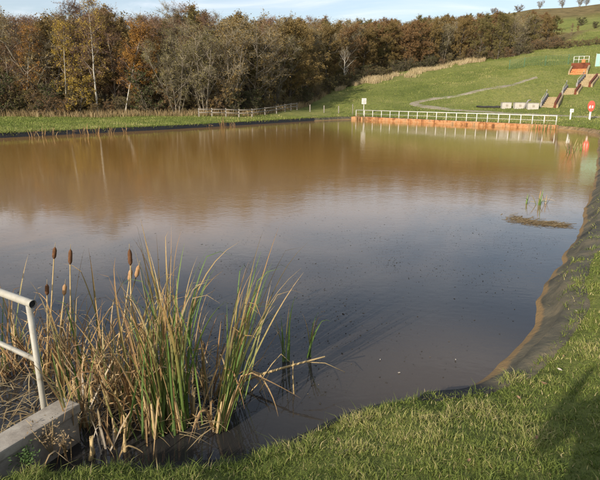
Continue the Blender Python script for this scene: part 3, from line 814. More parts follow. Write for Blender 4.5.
# ------------------------------------------------------------------ grass
def blades(name, xy, h, w, lean, tint, z=None, mat='grass', segs=2, parent=None, flat=0.0, kind='stuff'):
    n = len(xy)
    if z is None: z = np.array([gz(x, y) for x, y in xy])
    a = rng.uniform(0, 2 * math.pi, n); ld = rng.uniform(0, 2 * math.pi, n)
    side = np.stack([np.cos(a), np.sin(a), np.zeros(n)], 1)
    ln = np.stack([np.cos(ld), np.sin(ld), np.zeros(n)], 1) * (lean * h)[:, None]
    base = np.column_stack([xy, z - 0.01])
    upv = np.array([0, 0, 1.0])
    mid = base + upv * (h * .55)[:, None] + ln * .35
    tip = base + upv * (h * (1 - .35 * np.minimum(lean, 1.2)))[:, None] + ln
    W = (side * (w * .5)[:, None])
    V = np.stack([base - W, base + W, mid - W * .8, mid + W * .8, tip], 1).reshape(-1, 3)
    o = np.arange(n)[:, None] * 5
    Q = np.concatenate([o + 0, o + 1, o + 3, o + 2], 1); T = np.concatenate([o + 2, o + 3, o + 4], 1)
    me = np_mesh(name, V, [Q, T], attrs={'tint': np.repeat(tint, 5)})
    return link_mesh(name, me, M[mat], parent)
def scatter(n, fx, fy):
    xy = np.column_stack([fx(n), fy(n)]); return xy
def near_grass():
    # sample evenly over the picture's near ground, so density follows nearness
    pts = []
    for _ in range(34):
        y = 1.3 * (14 / 1.3) ** rng.uniform(0, 1, 40000)
        x = rng.uniform(-.78, .78, 40000) * (y + 1.1)
        q = np.column_stack([x, y])
        q = q[(y < 4.4) | (x > 1.0)]
        pts.append(q[rng.uniform(0, 1, len(q)) < .23])
    xy = np.concatenate(pts)
    s = sdf(xy)
    thr = np.where((xy[:, 0] < 1.3) & (xy[:, 1] < 5), .05,   .19 + .26 * np.exp(-((xy[:, 0] - 2.3) ** 2 + (xy[:, 1] - 4.9) ** 2) / 1.2)) + .16 * fnoise(xy[:, 0], xy[:, 1], 1.3, 31) + .06 * fnoise(xy[:, 0], xy[:, 1], 5, 33)
    kk = s > np.maximum(thr, .0)
    xy = xy[kk]; s = s[kk]
    cn = fnoise(xy[:, 0], xy[:, 1], 2.2, 1); cn2 = fnoise(xy[:, 0], xy[:, 1], 6.5, 4); cn3 = fnoise(xy[:, 0], xy[:, 1], .7, 8)
    dens = np.clip(.78 + .6 * cn2 + .4 * cn, .38, 1)
    k = rng.uniform(0, 1, len(xy)) < dens
    xy, s, cn, cn2, cn3 = xy[k], s[k], cn[k], cn2[k], cn3[k]
    r = np.hypot(xy[:, 0], xy[:, 1]); n = len(xy)
    h = (0.022 + .036 * np.clip(cn + .2, 0, 1) + .045 * np.clip(cn2, 0, 1) + .025 * rng.uniform(0, 1, n)) * np.where(s < .5, 1.5, 1.0)
    h *= np.where(rng.uniform(0, 1, n) < .03, 1.7, 1)
    w = np.interp(r, [2, 6, 14], [.0042, .0075, .014]) * rng.uniform(.7, 1.3, n)
    tint = np.clip(.40 + .34 * cn3 + .26 * cn + .12 * cn2 + rng.normal(0, .15, n), 0, 1)
    tint = np.where(rng.uniform(0, 1, n) < .07 + .2 * np.clip(cn3 + cn * .5, 0, 1), rng.uniform(.8, 1, n), tint)
    lean = np.abs(rng.normal(.75, .4, n))
    return blades('grass', xy, h, w, lean, tint)
tag(near_grass(), 'short thick green turf covering the near bank', 'grass', kind='stuff')
def far_grass():
    xs = []
    # far bank in front of the wood, the field behind the rail, the hillside
    for n, u0, u1, y0, y1 in [(52000, -40, 360, 36, 66), (52000, 330, 640, 44, 100), (16000, 430, 640, 90, 135), (9000, 590, 680, 12, 45)]:
        y = rng.uniform(y0, y1, n); u = rng.uniform(u0, u1, n)
        xs.append(np.column_stack([(u - 300) / FPX * (y * CP + 2 * SP), y]))
    xy = np.concatenate(xs); s = sdf(xy)
    cu_ = 300 + FPX * xy[:, 0] / (xy[:, 1] * CP + .5)
    keep = (s > .3) & (xy[:, 1] < np.interp(cu_, WU, WY) + 2)
    xy, s = xy[keep], s[keep]; n = len(xy)
    r = np.hypot(xy[:, 0], xy[:, 1])
    c1 = fnoise(xy[:, 0], xy[:, 1], .35, 2); c2 = fnoise(xy[:, 0], xy[:, 1], .09, 6)
    h = (.10 + .08 * np.clip(c1, 0, 1) + rng.uniform(0, .08, n)) * np.where(s < 1.2, 1.5, 1)
    h *= np.where(xy[:, 1] > np.interp(300 + FPX * xy[:, 0] / (xy[:, 1] * CP), WU, WY) - 3, 2.2, 1)
    tint = np.clip(.52 + .26 * c1 + .25 * c2 + rng.normal(0, .14, n), 0, 1)
    return blades('grass', xy, h, np.interp(r, [15, 50, 120], [.016, .035, .06]) * rng.uniform(.6, 1.3, n), np.abs(rng.normal(.5, .3, n)), tint)
def bank_fringe():
    i = rng.integers(0, len(OUT), 30000); o = rng.uniform(.10, .8, 30000)
    xy = OUT[i] + ON[i] * o[:, None] + rng.normal(0, .12, (30000, 2))
    k = (xy[:, 1] > 30) & (xy[:, 0] < 34); xy = xy[k]; sd_ = sdf(xy); xy = xy[sd_ > .12 + .12 * fnoise(xy[:, 0], xy[:, 1], .6, 44)]; n = len(xy)
    c1 = fnoise(xy[:, 0], xy[:, 1], .5, 41)
    return blades('grass', xy, rng.uniform(.10, .28, n) * (1 + .7 * c1), rng.uniform(.02, .045, n), np.abs(rng.normal(.9, .5, n)), np.clip(.45 + .3 * c1 + rng.normal(0, .16, n), 0, 1))
tag(bank_fringe(), 'longer grass hanging over the edge of the far bank', 'grass', kind='stuff')
tag(far_grass(), 'green grass of the far bank and the hillside field', 'grass', kind='stuff')
# pale dry grass strip below the hillside trees, dead stalks along the foot of the wood
def dry_strip():
    u = rng.uniform(335, 482, 16000); f = rng.uniform(0, 1, 16000)
    ye = np.interp(u, WU, WY)
    y = ye - 2 - f * np.interp(u, [335, 380, 440, 482], [4, 10, 13, 4])
    x = (u - 300) / FPX * (y * CP)
    xy = np.column_stack([x, y]); xy = xy[fnoise(xy[:, 0], xy[:, 1], .22, 12) + .6 * fnoise(xy[:, 0], xy[:, 1], .7, 13) > -.05 + .5 * (f - .5)]; n = len(xy)
    return blades('dry_grass', xy, rng.uniform(.35, 1.0, n), rng.uniform(.03, .07, n), np.abs(rng.normal(.4, .25, n)), rng.uniform(.2, 1, n), mat='dry_grass')
tag(dry_strip(), 'pale dry tall grass strip below the hillside trees', 'dry grass', kind='stuff')
def wood_foot():
    u = rng.uniform(-30, 330, 12000); y = np.interp(u, WU, WY) - rng.uniform(-.5, 3.2, 12000)
    xy = np.column_stack([(u - 300) / FPX * (y * CP + .5), y]); n = len(xy)
    return blades('dead_stalks', xy, rng.uniform(.3, 1.1, n), rng.uniform(.02, .045, n), np.abs(rng.normal(.35, .25, n)), np.clip(rng.normal(.25, .2, n), 0, 1), mat='dry_grass')
tag(wood_foot(), 'brown dead stalks and brambles at the foot of the wood', 'dead stalks', kind='stuff')

# ------------------------------------------------------------------ gravel track
def track(name, pix, width, mat, lift=0.05):
    pts = [hit(u, v) for u, v in pix]
    pts = [p for p in pts if p is not None]
    path = []
    for i in range(len(pts) - 1):
        k = max(2, int((pts[i + 1] - pts[i]).length / .8))
        p0, p1, p2, p3 = pts[max(i - 1, 0)], pts[i], pts[i + 1], pts[min(i + 2, len(pts) - 1)]
        for j in range(k):
            t = j / k
            path.append(.5 * ((2 * p1) + (p2 - p0) * t + (2 * p0 - 5 * p1 + 4 * p2 - p3) * t * t + (3 * p1 - p0 - 3 * p2 + p3) * t ** 3))
    path.append(pts[-1])
    V, Fc = [], []
    W = [-1, -.6, -.2, .2, .6, 1]
    for i, p in enumerate(path):
        d = path[min(i + 1, len(path) - 1)] - path[max(i - 1, 0)]; d.z = 0; d.normalize()
        nrm = Vector((d.y, -d.x, 0))
        for k, w in enumerate(W):
            q = p + nrm * w * width * .5 * (1 + .18 * mnoise.noise(p * .5 + Vector((w * 9, 0, 0))))
            V.append((q.x, q.y, gz(q.x, q.y) + lift - (.12 if abs(w) == 1 else 0)))
    n = len(W)
    for i in range(len(path) - 1):
        for k in range(n - 1): Fc.append((i * n + k, i * n + k + 1, (i + 1) * n + k + 1, (i + 1) * n + k))
    return tag(link_mesh(name, np_mesh(name, np.array(V), [np.array(Fc)], smooth=True), mat), kind='structure')
track('gravel_path', [(640, 118.8), (600, 117.3), (560, 116), (520, 113.8), (480, 111.6), (445, 109), (424, 106.5), (414, 104), (420, 101.5), (440, 98), (470, 93), (500, 87), (524, 81), (537, 77.5)], 1.7, M['gravel'], 0.06)

# ------------------------------------------------------------------ far rail and stained wall
A_, B_ = P(352, 119.3), P(556, 129.5)
rd_ = (B_ - A_).normalized(); rn_ = Vector((-rd_.y, rd_.x, 0))
if rn_.y < 0: rn_ = -rn_
RL = (B_ - A_).length
def build_far_wall():
    root = empty('retaining_wall', A_, math.atan2(rd_.y, rd_.x))
    tag(root, 'low ochre-stained concrete wall at the water under the white railing', 'wall')
    nseg = 22
    for k in range(nseg):
        x0, x1 = RL * k / nseg, RL * (k + 1) / nseg
        mb = MB(); hgt = .36 + random.uniform(-.025, .03)
        mb.box(((x0 + x1) / 2, .05 + random.uniform(-.02, .02), hgt / 2 - .4), (x1 - x0 - .03, .42, hgt + .8), bevel=.03)
        mb.build('wall_panel', M['ochre_wall'], root)
    mb = MB(); mb.box((RL / 2, .32, .12), (RL, .2, .5)); mb.build('backing', M['ochre_wall'], root)
    return root
build_far_wall()
def build_far_rail():
    root = empty('railing', A_ + rn_ * .25, math.atan2(rd_.y, rd_.x))
    tag(root, 'long white tubular railing along the far end of the pond', 'railing')
    us = [354.5, 362.8, 371, 379.7, 388.3, 397.2, 406.5, 415.4, 425.2, 434.5, 444.3, 454.3, 464.4, 474.5, 485.2, 496.2, 507.1, 518.3, 530, 541.7, 553.8]
    xs = []
    for u in us:
        # where the column u crosses the wall line
        a = (u - 300) / FPX
        k = a * (CP)
        t = (k * A_.y + a * CAM_H * SP - A_.x) / (rd_.x - k * rd_.y)
        xs.append(t)
    for t in xs:
        z0 = .3
        mb = MB(); mb.tube([(t, 0, z0 - .1), (t, 0, 1.16)], .042, 7).build('post', M['white'], root)
        mb = MB(); mb.box((t, 0, z0 + .08), (.14, .14, .03)).build('base_plate', M['galv'], root)
    for z, r in ((1.17, .042), (.74, .016)):
        MB().tube([(xs[0] - .05, 0, z), (xs[-1] + .05, 0, z)], r, 7).build('rail', M['white'], root)
    return xs
build_far_rail()

# ------------------------------------------------------------------ signs, posts, boxes and cascade beyond the rail
p = U(363.5, A_.y + 1.2, .5); z0 = gz(p.x, p.y)
root = empty('notice_sign', (p.x, p.y, z0), R(8)); tag(root, 'white notice board on a post at the left end of the far railing', 'sign')
MB().box((0, 0, .95), (.07, .07, 1.9)).build('post', M['white'], root)
pn = MB().box((0, -.06, 1.85), (.62, .03, .74), bevel=.008).build('panel', M['white'], root)
for q in range(4): MB().box((0, -.078, 2.08 - .14 * q), (.42 if q != 1 else .3, .004, .03)).build('lettering', M['grey_wall'], pn)
p = U(352.5, A_.y + .8, .5); z0 = gz(p.x, p.y)
tag(MB().tube([(0, 0, -.2), (.01, 0, .8), (0.0, .01, 1.55)], [.05, .048, .045], 8).build('wooden_post', M['old_wood'], None, (p.x, p.y, z0)), 'grey wooden post left of the white notice board', 'post')

def hit_at(u, v, back=0.0):
    h = hit(u, v); d = Vector((h.x, h.y, 0)).normalized() * back
    return Vector((h.x + d.x, h.y + d.y, gz(h.x + d.x, h.y + d.y)))
# marker post
p = hit_at(570, 119.5)
root = empty('marker_post', p, R(-20)); tag(root, 'short white marker post left of the red lifebuoy', 'post')
MB().box((0, 0, .32), (.13, .1, .9), bevel=.01).build('post', M['white'], root)
hd = MB().box((.06, -.01, .86), (.34, .12, .34), bevel=.03).build('head', M['white'], root)
MB().box((.08, -.073, .86), (.10, .008, .10), bevel=.003).build('symbol', M['grey_wall'], hd)
# lifebuoy housing on its post
p = hit_at(589.3, 120)
root = empty('lifebuoy_station', p, R(-24)); tag(root, 'red lifebuoy housing on a white post by the gravel path', 'lifebuoy')
MB().box((0, .03, .38), (.17, .12, 1.15), bevel=.01).build('post', M['white'], root)
mb = MB()
prof = []
for k in range(28):
    a = 2 * math.pi * k / 28
    w = .31 * (1 + .10 * math.sin(a)); prof.append(Vector((w * math.cos(a), -.09, 1.32 + .52 * math.sin(a))))
mb.prism(prof, (0, .16, 0))
hs = mb.build('housing', M['red'], root)
MB().prism([Vector((.25 * math.cos(2 * math.pi * k / 24), -.125, 1.33 + .42 * math.sin(2 * math.pi * k / 24))) for k in range(24)], (0, .04, 0)).build('lid', M['red'], hs)
for x_, pr in ((-.10, [(-.09, -.14), (.05, -.14), (.05, .14), (-.02, .14), (-.09, .02)]), (.11, [(-.06, -.12), (.06, -.12), (.06, .12), (-.06, .12)])):
    MB().prism([Vector((x_ + a, -.135, 1.26 + b)) for a, b in pr], (0, .012, 0)).build('white_mark', M['white'], hs)

# three pale boxes
for u, v, w, lab in [(506.5, 108.6, 1.12, 'leftmost of the three pale concrete boxes behind the railing'), (519.7, 108.8, 1.2, 'middle one of the three pale concrete boxes behind the railing'), (533, 109.4, 1.25, 'rightmost of the three pale concrete boxes, beside the lowest cascade flight')]:
    p = hit_at(u, v)
    root = empty('concrete_box', p, R(-10)); tag(root, lab, 'box', 'pale concrete boxes behind the railing')
    MB().box((0, .5, .28), (w, 1.1, .86), bevel=.02).build('body', M['pale_concrete'], root)
    MB().box((0, .5, .735), (w + .04, 1.14, .05), bevel=.01).build('lid', M['grey_wall'], root)
    MB().box((.02, -.055, .36), (.3, .012, .26), bevel=.004).build('plate', M['concrete'], root)
# pump lever pipes between the boxes
for u, v, lab in [(526, 108.9, 'dark slanted pipe between the middle and right concrete boxes')]:
    p = hit_at(u, v)
    tag(MB().tube([(-.15, .2, 0), (.05, .3, .55), (.35, .4, 1.0), (.65, .45, 1.02)], [.09, .09, .1, .1], 8).build('vent_pipe', M['grey_wall'], None, p), lab, 'pipe')
pa, pb = hit_at(476.5, 107.3), hit_at(500.5, 108.2)
pts = []
for k in range(9):
    q = pa.lerp(pb, k / 8); pts.append((q.x - pa.x, q.y - pa.y, gz(q.x, q.y) - pa.z + .12 + .03 * math.sin(k * 2)))
tag(MB().tube(pts, [.10, .12, .13, .13, .14, .15, .15, .16, .16], 8).build('drain_pipe', M['black'], None, pa), 'black pipe lying in the grass left of the pale concrete boxes', 'pipe')

# cascade flights: stepped channels going up the hill to the right
def cascade(u, v, u2, v2, width, lab, top=False, nsteps=6):
    p0 = hit_at(u, v); p1 = hit_at(u2, v2)
    d = Vector((p1.x - p0.x, p1.y - p0.y, 0)); ln = d.length; d.normalize()
    rz = math.atan2(d.y, d.x) - math.pi / 2
    dz = p1.z - p0.z
    root = empty('cascade_flight', p0, rz)
    tag(root, lab, 'steps', 'cascade flights up the hillside')
    step = ln / nsteps
    for k in range(nsteps):
        zt = .12 + dz * (k + .5) / nsteps
        MB().box((0, step * (k + .5), zt - .6), (width, step + .05 * (k % 2 == 0) + .02, 1.2), bevel=.02).build('step', M['ochre'] if top else M['tan'], root)
    # side walls follow the slope
    def wall(x, t, h, mat, name, x2=None):
        pr = [Vector((x - t / 2, -.15, -.8)), Vector((x - t / 2, -.15, h)), Vector((x - t / 2, ln + .15, dz + h)), Vector((x - t / 2, ln + .15, dz - .8))]
        return MB().prism(pr, (t, 0, 0)).build(name, mat, root)
    wall(-width / 2 - .13, .22, .50, M['grey_wall'] if not top else M['tan'], 'side_wall')
    wall(width / 2 + .16, .26, .58, M['rust'] if not top else M['tan'], 'side_wall')
    if not top:
        wall(width / 2 + .42, .22, .36, M['tan'], 'kerb')
        MB().tube([(-width / 2 - .13, ln * .8, dz * .8), (-width / 2 - .13, ln * .8, dz * .8 + 1.25)], .045, 6).build('handrail_post', M['galv'], root)
        MB().tube([(-width / 2 - .13, .1, .25), (-width / 2 - .13, .1, 1.0)], .045, 6).build('handrail_post', M['galv'], root)
        MB().tube([(-width / 2 - .13, .1, 1.0), (-width / 2 - .13, ln * .8, dz * .8 + 1.0)], .04, 6).build('handrail', M['galv'], root)
    else:
        MB().box((0, ln + .2, dz + .1), (width + .5, .3, 1.6), bevel=.02).build('head_wall', M['rust'], root)
        for x in (-width / 2, -width / 6, width / 6, width / 2):
            MB().tube([(x, ln + .2, dz + .8), (x, ln + .2, dz + 1.9)], .045, 6).build('handrail_post', M['white'], root)
        for z in (1.4, 1.88):
            MB().tube([(-width / 2, ln + .2, dz + z), (width / 2, ln + .2, dz + z)], .035, 6).build('handrail', M['white'], root)
        MB().box((.35, ln + .1, dz + 1.15), (.5, .4, .5), bevel=.03).build('valve_box', M['ochre'], root)
    return root
cascade(547.5, 107.6, 553.5, 97.2, 1.3, 'lowest and largest flight of the ochre-stained cascade, beside the pale boxes')
cascade(568.5, 94.6, 573, 88.2, 1.3, 'second cascade flight from the bottom, the smallest', nsteps=4)
cascade(583, 86.8, 590.5, 77.6, 1.3, 'third cascade flight from the bottom, with a concrete ledge at its top', nsteps=5)
cascade(577.5, 74.6, 580, 69.0, 2.1, 'topmost cascade basin, bright orange with white rails', top=True, nsteps=3)
p = hit_at(593, 77.3)
tag(MB().box((0, 0, .15), (1.9, .9, .6), R(-30), .04).build('concrete_ledge', M['tan'], None, p), 'tan concrete ledge at the top of the third cascade flight', 'ledge')

# green mesh fence above the cascade
def mesh_fence(pix, lab):
    pts = [hit_at(u, v) for u, v in pix]
    root = empty('mesh_fence', pts[0]); tag(root, lab, 'fence')
    prev = None
    for i in range(len(pts) - 1):
        a, b_ = pts[i], pts[i + 1]; n = max(1, int((b_ - a).length / 2.6))
        for k in range(n):
            q0, q1 = a.lerp(b_, k / n), a.lerp(b_, (k + 1) / n)
            q0.z, q1.z = gz(q0.x, q0.y), gz(q1.x, q1.y)
            r0, r1 = q0 - pts[0], q1 - pts[0]
            MB().box((r0.x, r0.y, r0.z + .7), (.05, .05, 1.75)).build('post', M['green_mesh'], root)
            mb = MB()
            for w in range(11):
                t = (w + .5) / 11; c_ = r0.lerp(r1, t); mb.tube([c_ + Vector((0, 0, .02)), c_ + Vector((0, 0, 1.55))], .013, 3, cap=False)
            for w in range(7):
                h = .08 + w * .24; mb.tube([r0 + Vector((0, 0, h)), r1 + Vector((0, 0, h))], .013, 3, cap=False)
            mb.build('mesh_panel', M['green_mesh'], root)
    return root
mesh_fence([(509, 69.5), (524, 67.2), (545, 65.8), (568, 64.5), (584, 63.5)], 'long green wire mesh fence across the hillside')
pa, pb = hit_at(595, 66.5), hit_at(612, 66.0)
root = empty('screen_panel', pa, math.atan2(pb.y - pa.y, pb.x - pa.x)); tag(root, 'pale teal mesh screen at the right edge on the hillside', 'screen')
ln = (pb - pa).length
for k in range(4):
    MB().box((ln * (k + .5) / 4, 0, .9), (ln / 4 - .06, .04, 1.9), bevel=.008).build('panel', M['teal'], root)
for k in range(5):
    MB().box((ln * k / 4, .05, .9), (.07, .07, 2.1)).build('post', M['galv'], root)

# wooden fence on the far left bank
def post_rail(us, yv, lab, rails=True, h=.95):
    pts = []
    for u, y in zip(us, yv):
        q = U(u, y, .6); pts.append(Vector((q.x, q.y, gz(q.x, q.y))))
    root = empty('wooden_fence', pts[0]); tag(root, lab, 'fence')
    for q in pts:
        MB().box(((q - pts[0]).x, (q - pts[0]).y, (q - pts[0]).z + h / 2 - .1), (.14, .11, h + .2 + random.uniform(-.05, .05)), random.uniform(-.2, .2), .01).build('post', M['old_wood'], root)
    if rails:
        for a, b_ in zip(pts, pts[1:]):
            for z in (h - .12, h * .5):
                MB().tube([a - pts[0] + Vector((0, -.08, z)), b_ - pts[0] + Vector((0, -.08, z))], .05, 6).build('rail', M['old_wood'], root)
post_rail([199, 212, 226, 239, 252, 265, 276.5, 285, 291, 297], [float(np.interp(u, WU, WY)) - 4.0 for u in (199, 212, 226, 239, 252, 265, 276.5, 285, 291, 297)], 'weathered post and rail fence on the far bank before the wood')
for u, lab in [(310, 'lone wooden post just right of the post and rail fence'), (324, 'lone wooden post second right of the fence'), (338.5, 'lone wooden post third right of the fence, nearest the notice board')]:
    q = U(u, A_.y + 3, .6); z0 = gz(q.x, q.y)
    tag(MB().box((0, 0, .4), (.13, .12, 1.1), random.uniform(-.2, .2), .012).build('wooden_post', M['old_wood'], None, (q.x, q.y, z0)), lab, 'post', 'lone posts along the far bank')

# ------------------------------------------------------------------ reedmace (cattails)
GREEN = [(0.10, 0.17, 0.035), (0.14, 0.21, 0.05), (0.085, 0.145, 0.04)]
STRAW = [(0.36, 0.25, 0.115), (0.43, 0.32, 0.17), (0.30, 0.195, 0.085), (0.36, 0.215, 0.09), (0.26, 0.19, 0.10)]
BROWN = [(0.22, 0.125, 0.055), (0.28, 0.165, 0.075), (0.17, 0.10, 0.05)]
GREY = [(0.50, 0.46, 0.40), (0.40, 0.35, 0.28)]
def leaf_mesh(ln, w, az, tilt, curve, tone, broken=None, rd=random, twist=0.0, sheath=False, curl=0.0):
    """a strap leaf growing from the origin: folded cross-section, bending outwards, colour along its length"""
    n = 13
    d_h = Vector((math.cos(az), math.sin(az), 0)); p = Vector((0, 0, -.12))
    ang = tilt; V, Fc, Cc = [], [], []
    c0, c1 = tone
    for i in range(n + 1):
        t = i / n
        d = d_h * math.sin(ang) + Vector((0, 0, math.cos(ang)))
        sd = Vector((-d_h.y, d_h.x, 0)); sd = (Matrix.Rotation(twist * t + .3, 3, d) @ sd)
        nn = d.cross(sd)
        ww = w * (1.0 if t < .45 else max(.04, 1 - ((t - .45) / .55) ** 1.7)) * (1 + .35 * (1 - min(1, t * 5)))
        V += [tuple(p - sd * ww / 2 + nn * ww * .16), tuple(p - nn * ww * .10), tuple(p + sd * ww / 2 + nn * ww * .16)]
        f = max(0, min(1, (t - .25) / .6 + rd.uniform(-.08, .08)))
        cc = tuple(a * (1 - f) + b_ * f for a, b_ in zip(c0, c1)) + (1,)
        Cc += [cc, cc, cc]
        if broken is not None and abs(t - broken[0]) < .5 / n: ang = ang * .45 + broken[1] * .55
        elif broken is not None and abs(t - broken[0] - 1 / n) < .5 / n: ang = broken[1]
        ang += curve * (.15 + 2.6 * t ** 3) / n
        d_h = Matrix.Rotation(curl / n, 3, 'Z') @ d_h
        p = p + d * (ln + .12) / n
    for i in range(n):
        for k in range(2): Fc.append((i * 3 + k, i * 3 + k + 1, (i + 1) * 3 + k + 1, (i + 1) * 3 + k))
    return np_mesh('leaf', np.array(V), [np.array(Fc)], smooth=True, attrs={'Col': np.array(Cc)})
def tone(kind):
    r = random.random
    if kind == 'green': return (random.choice(GREEN), random.choice(GREEN) if r() < .6 else random.choice(STRAW))
    if kind == 'mixed': return (random.choice(GREEN), random.choice(STRAW))
    if kind == 'straw': return (random.choice(STRAW), random.choice(STRAW + BROWN))
    if kind == 'brown': return (random.choice(BROWN), random.choice(BROWN + STRAW))
    return (random.choice(GREY), random.choice(GREY + STRAW))
def spike_parts(root, base, top, ln, fluffy=False):
    base, top = Vector(base), Vector(top)
    d = (top - base).normalized()
    mid = base.lerp(top, .5) + Vector((random.uniform(-.03, .03), random.uniform(-.03, .03), 0))
    st = MB().tube([base, mid, top - d * ln * .98], [.008, .007, .0055], 6).build('stem', M['stem'], root)
    a = top - d * ln
    prof = [0, .75, 1, 1.03, 1, .98, 1.02, .95, .7, .12]
    r0 = .0195
    MB().tube([a + d * ln * k / 9 for k in range(10)], [max(.003, r0 * q * random.uniform(.96, 1.04)) for q in prof], 10).build('flower_spike', M['spike_fluff'] if fluffy else M['spike'], root)
    MB().tube([top - d * .004, top + d * .05], [.003, .001], 4).build('spike_tip', M['stem'], root)
M['stem'] = mat_noise('reed_stem', [(0.3, (0.30, 0.21, 0.09)), (0.7, (0.46, 0.35, 0.18))], 12, 0.7, 0.1)
def reed(u, v, label, leaves, hmul=0.87, spread=.22, group='reedmace plants in the near water', wmul=1.0, azb=None, droop=1.0, rad=.05, lean=(0, 0)):
    """leaves: list of (kind, count, length)"""
    p = P(u, v)
    root = empty('reedmace', p); tag(root, label, 'reed', group)
    for kind, n, ln in leaves:
        for k in range(n):
            az = random.uniform(0, 6.28) if azb is None else random.gauss(azb, .9)
            L_ = ln * hmul * random.uniform(.7, 1.1)
            old = kind in ('straw', 'brown', 'grey')
            br = None
            if old and random.random() < .6: br = (random.uniform(.35, .85), random.uniform(1.9, 2.9))
            elif random.random() < .45: br = (random.uniform(.74, .92), random.uniform(1.2, 2.3))
            tl = abs(random.gauss(0, spread)) * (1.35 if old else .85) + .02
            vx, vy = math.cos(az) * tl + lean[0], math.sin(az) * tl + lean[1]
            az, tl = math.atan2(vy, vx), math.hypot(vx, vy)
            me = leaf_mesh(L_, random.uniform(.014, .024) * wmul * (1 if not old else .85), az, tl, abs(random.gauss(.6, .45)) * droop * (1.4 if old else 1.0), tone(kind), br, twist=random.uniform(-1.6, 1.6), curl=random.gauss(0, .5))
            o = link_mesh('leaf', me, M['reed'], root)
            o.location = (random.gauss(0, rad), random.gauss(0, rad), 0)
    if len(leaves) > 2:      # dead leaves folded down round the foot of the plant
        for k in range(5):
            me = leaf_mesh(random.uniform(.45, .8), random.uniform(.012, .02), random.uniform(0, 6.28), random.uniform(.15, .6), random.uniform(.2, 1.2), tone(random.choice(['brown', 'straw', 'brown'])), (random.uniform(.3, .6), random.uniform(2.3, 2.9)), twist=random.uniform(-2, 2))
            o = link_mesh('dead_leaf', me, M['reed'], root); o.location = (random.gauss(0, rad), random.gauss(0, rad), 0)
    return root
def base_sheaths(root, n, h=.35, lean=.18, rad=.06, dx=0.0):
    for k in range(n):
        az = random.uniform(0, 6.28); c = random.choice(STRAW + BROWN)
        d = Vector((dx + math.cos(az) * lean * random.random(), math.sin(az) * lean * random.random(), 1))
        b0 = Vector((random.gauss(0, rad), random.gauss(0, rad), -.12))
        me_o = MB().tube([b0, b0 + d * h * .5, b0 + d * h * random.uniform(.8, 1.2)], [.022, .018, .007], 6).build('leaf_sheath', M['stem'], root)
# tall central stand
r = reed(163, 428, 'tallest dense reedmace clump left of the middle clump', [('green', 10, 1.75), ('mixed', 12, 1.8), ('straw', 14, 1.5), ('brown', 6, 1.3)], spread=.13, rad=.08); base_sheaths(r, 9, .45)
r = reed(183, 424, 'green-bladed reedmace clump right behind the tallest clump', [('green', 13, 1.75), ('mixed', 8, 1.85), ('straw', 8, 1.5)], spread=.12, droop=1.25, rad=.06); base_sheaths(r, 6, .4)
r = reed(148, 415, 'straw-coloured reedmace clump left behind the tallest clump', [('straw', 14, 1.55), ('mixed', 8, 1.6), ('brown', 8, 1.4)], spread=.15, rad=.08); base_sheaths(r, 5)
r = reed(172, 395, 'reedmace clump with long arching tips behind the tallest clump', [('green', 9, 1.9), ('mixed', 10, 2.0), ('straw', 8, 1.7)], spread=.12, droop=1.5)
# middle clump
r = reed(217, 428, 'separate leaning reedmace clump with thick pale base, right of the tallest clump', [('green', 13, 1.85), ('mixed', 9, 2.0), ('straw', 7, 1.5)], spread=.13, rad=.035, lean=(.20, -.02)); base_sheaths(r, 9, .42, .12, .03, .26)
r = reed(232, 402, 'green reedmace clump behind the separate leaning clump', [('green', 11, 1.7), ('mixed', 6, 1.85), ('straw', 4, 1.4)], spread=.13, rad=.05, lean=(.17, 0))
r = reed(213, 398, 'brown broken reedmace left behind the separate leaning clump', [('straw', 6, 1.5), ('brown', 4, 1.3), ('green', 3, 1.5)], spread=.18)
reed(285, 362, 'small green reedmace tuft standing alone right of the leaning clump', [('green', 6, .85), ('mixed', 2, .8)], spread=.14, rad=.025, wmul=.9)
reed(308, 357, 'rightmost small green reedmace tuft in the near water', [('green', 5, .62), ('mixed', 1, .6)], spread=.2, azb=.6, rad=.02, wmul=.9)
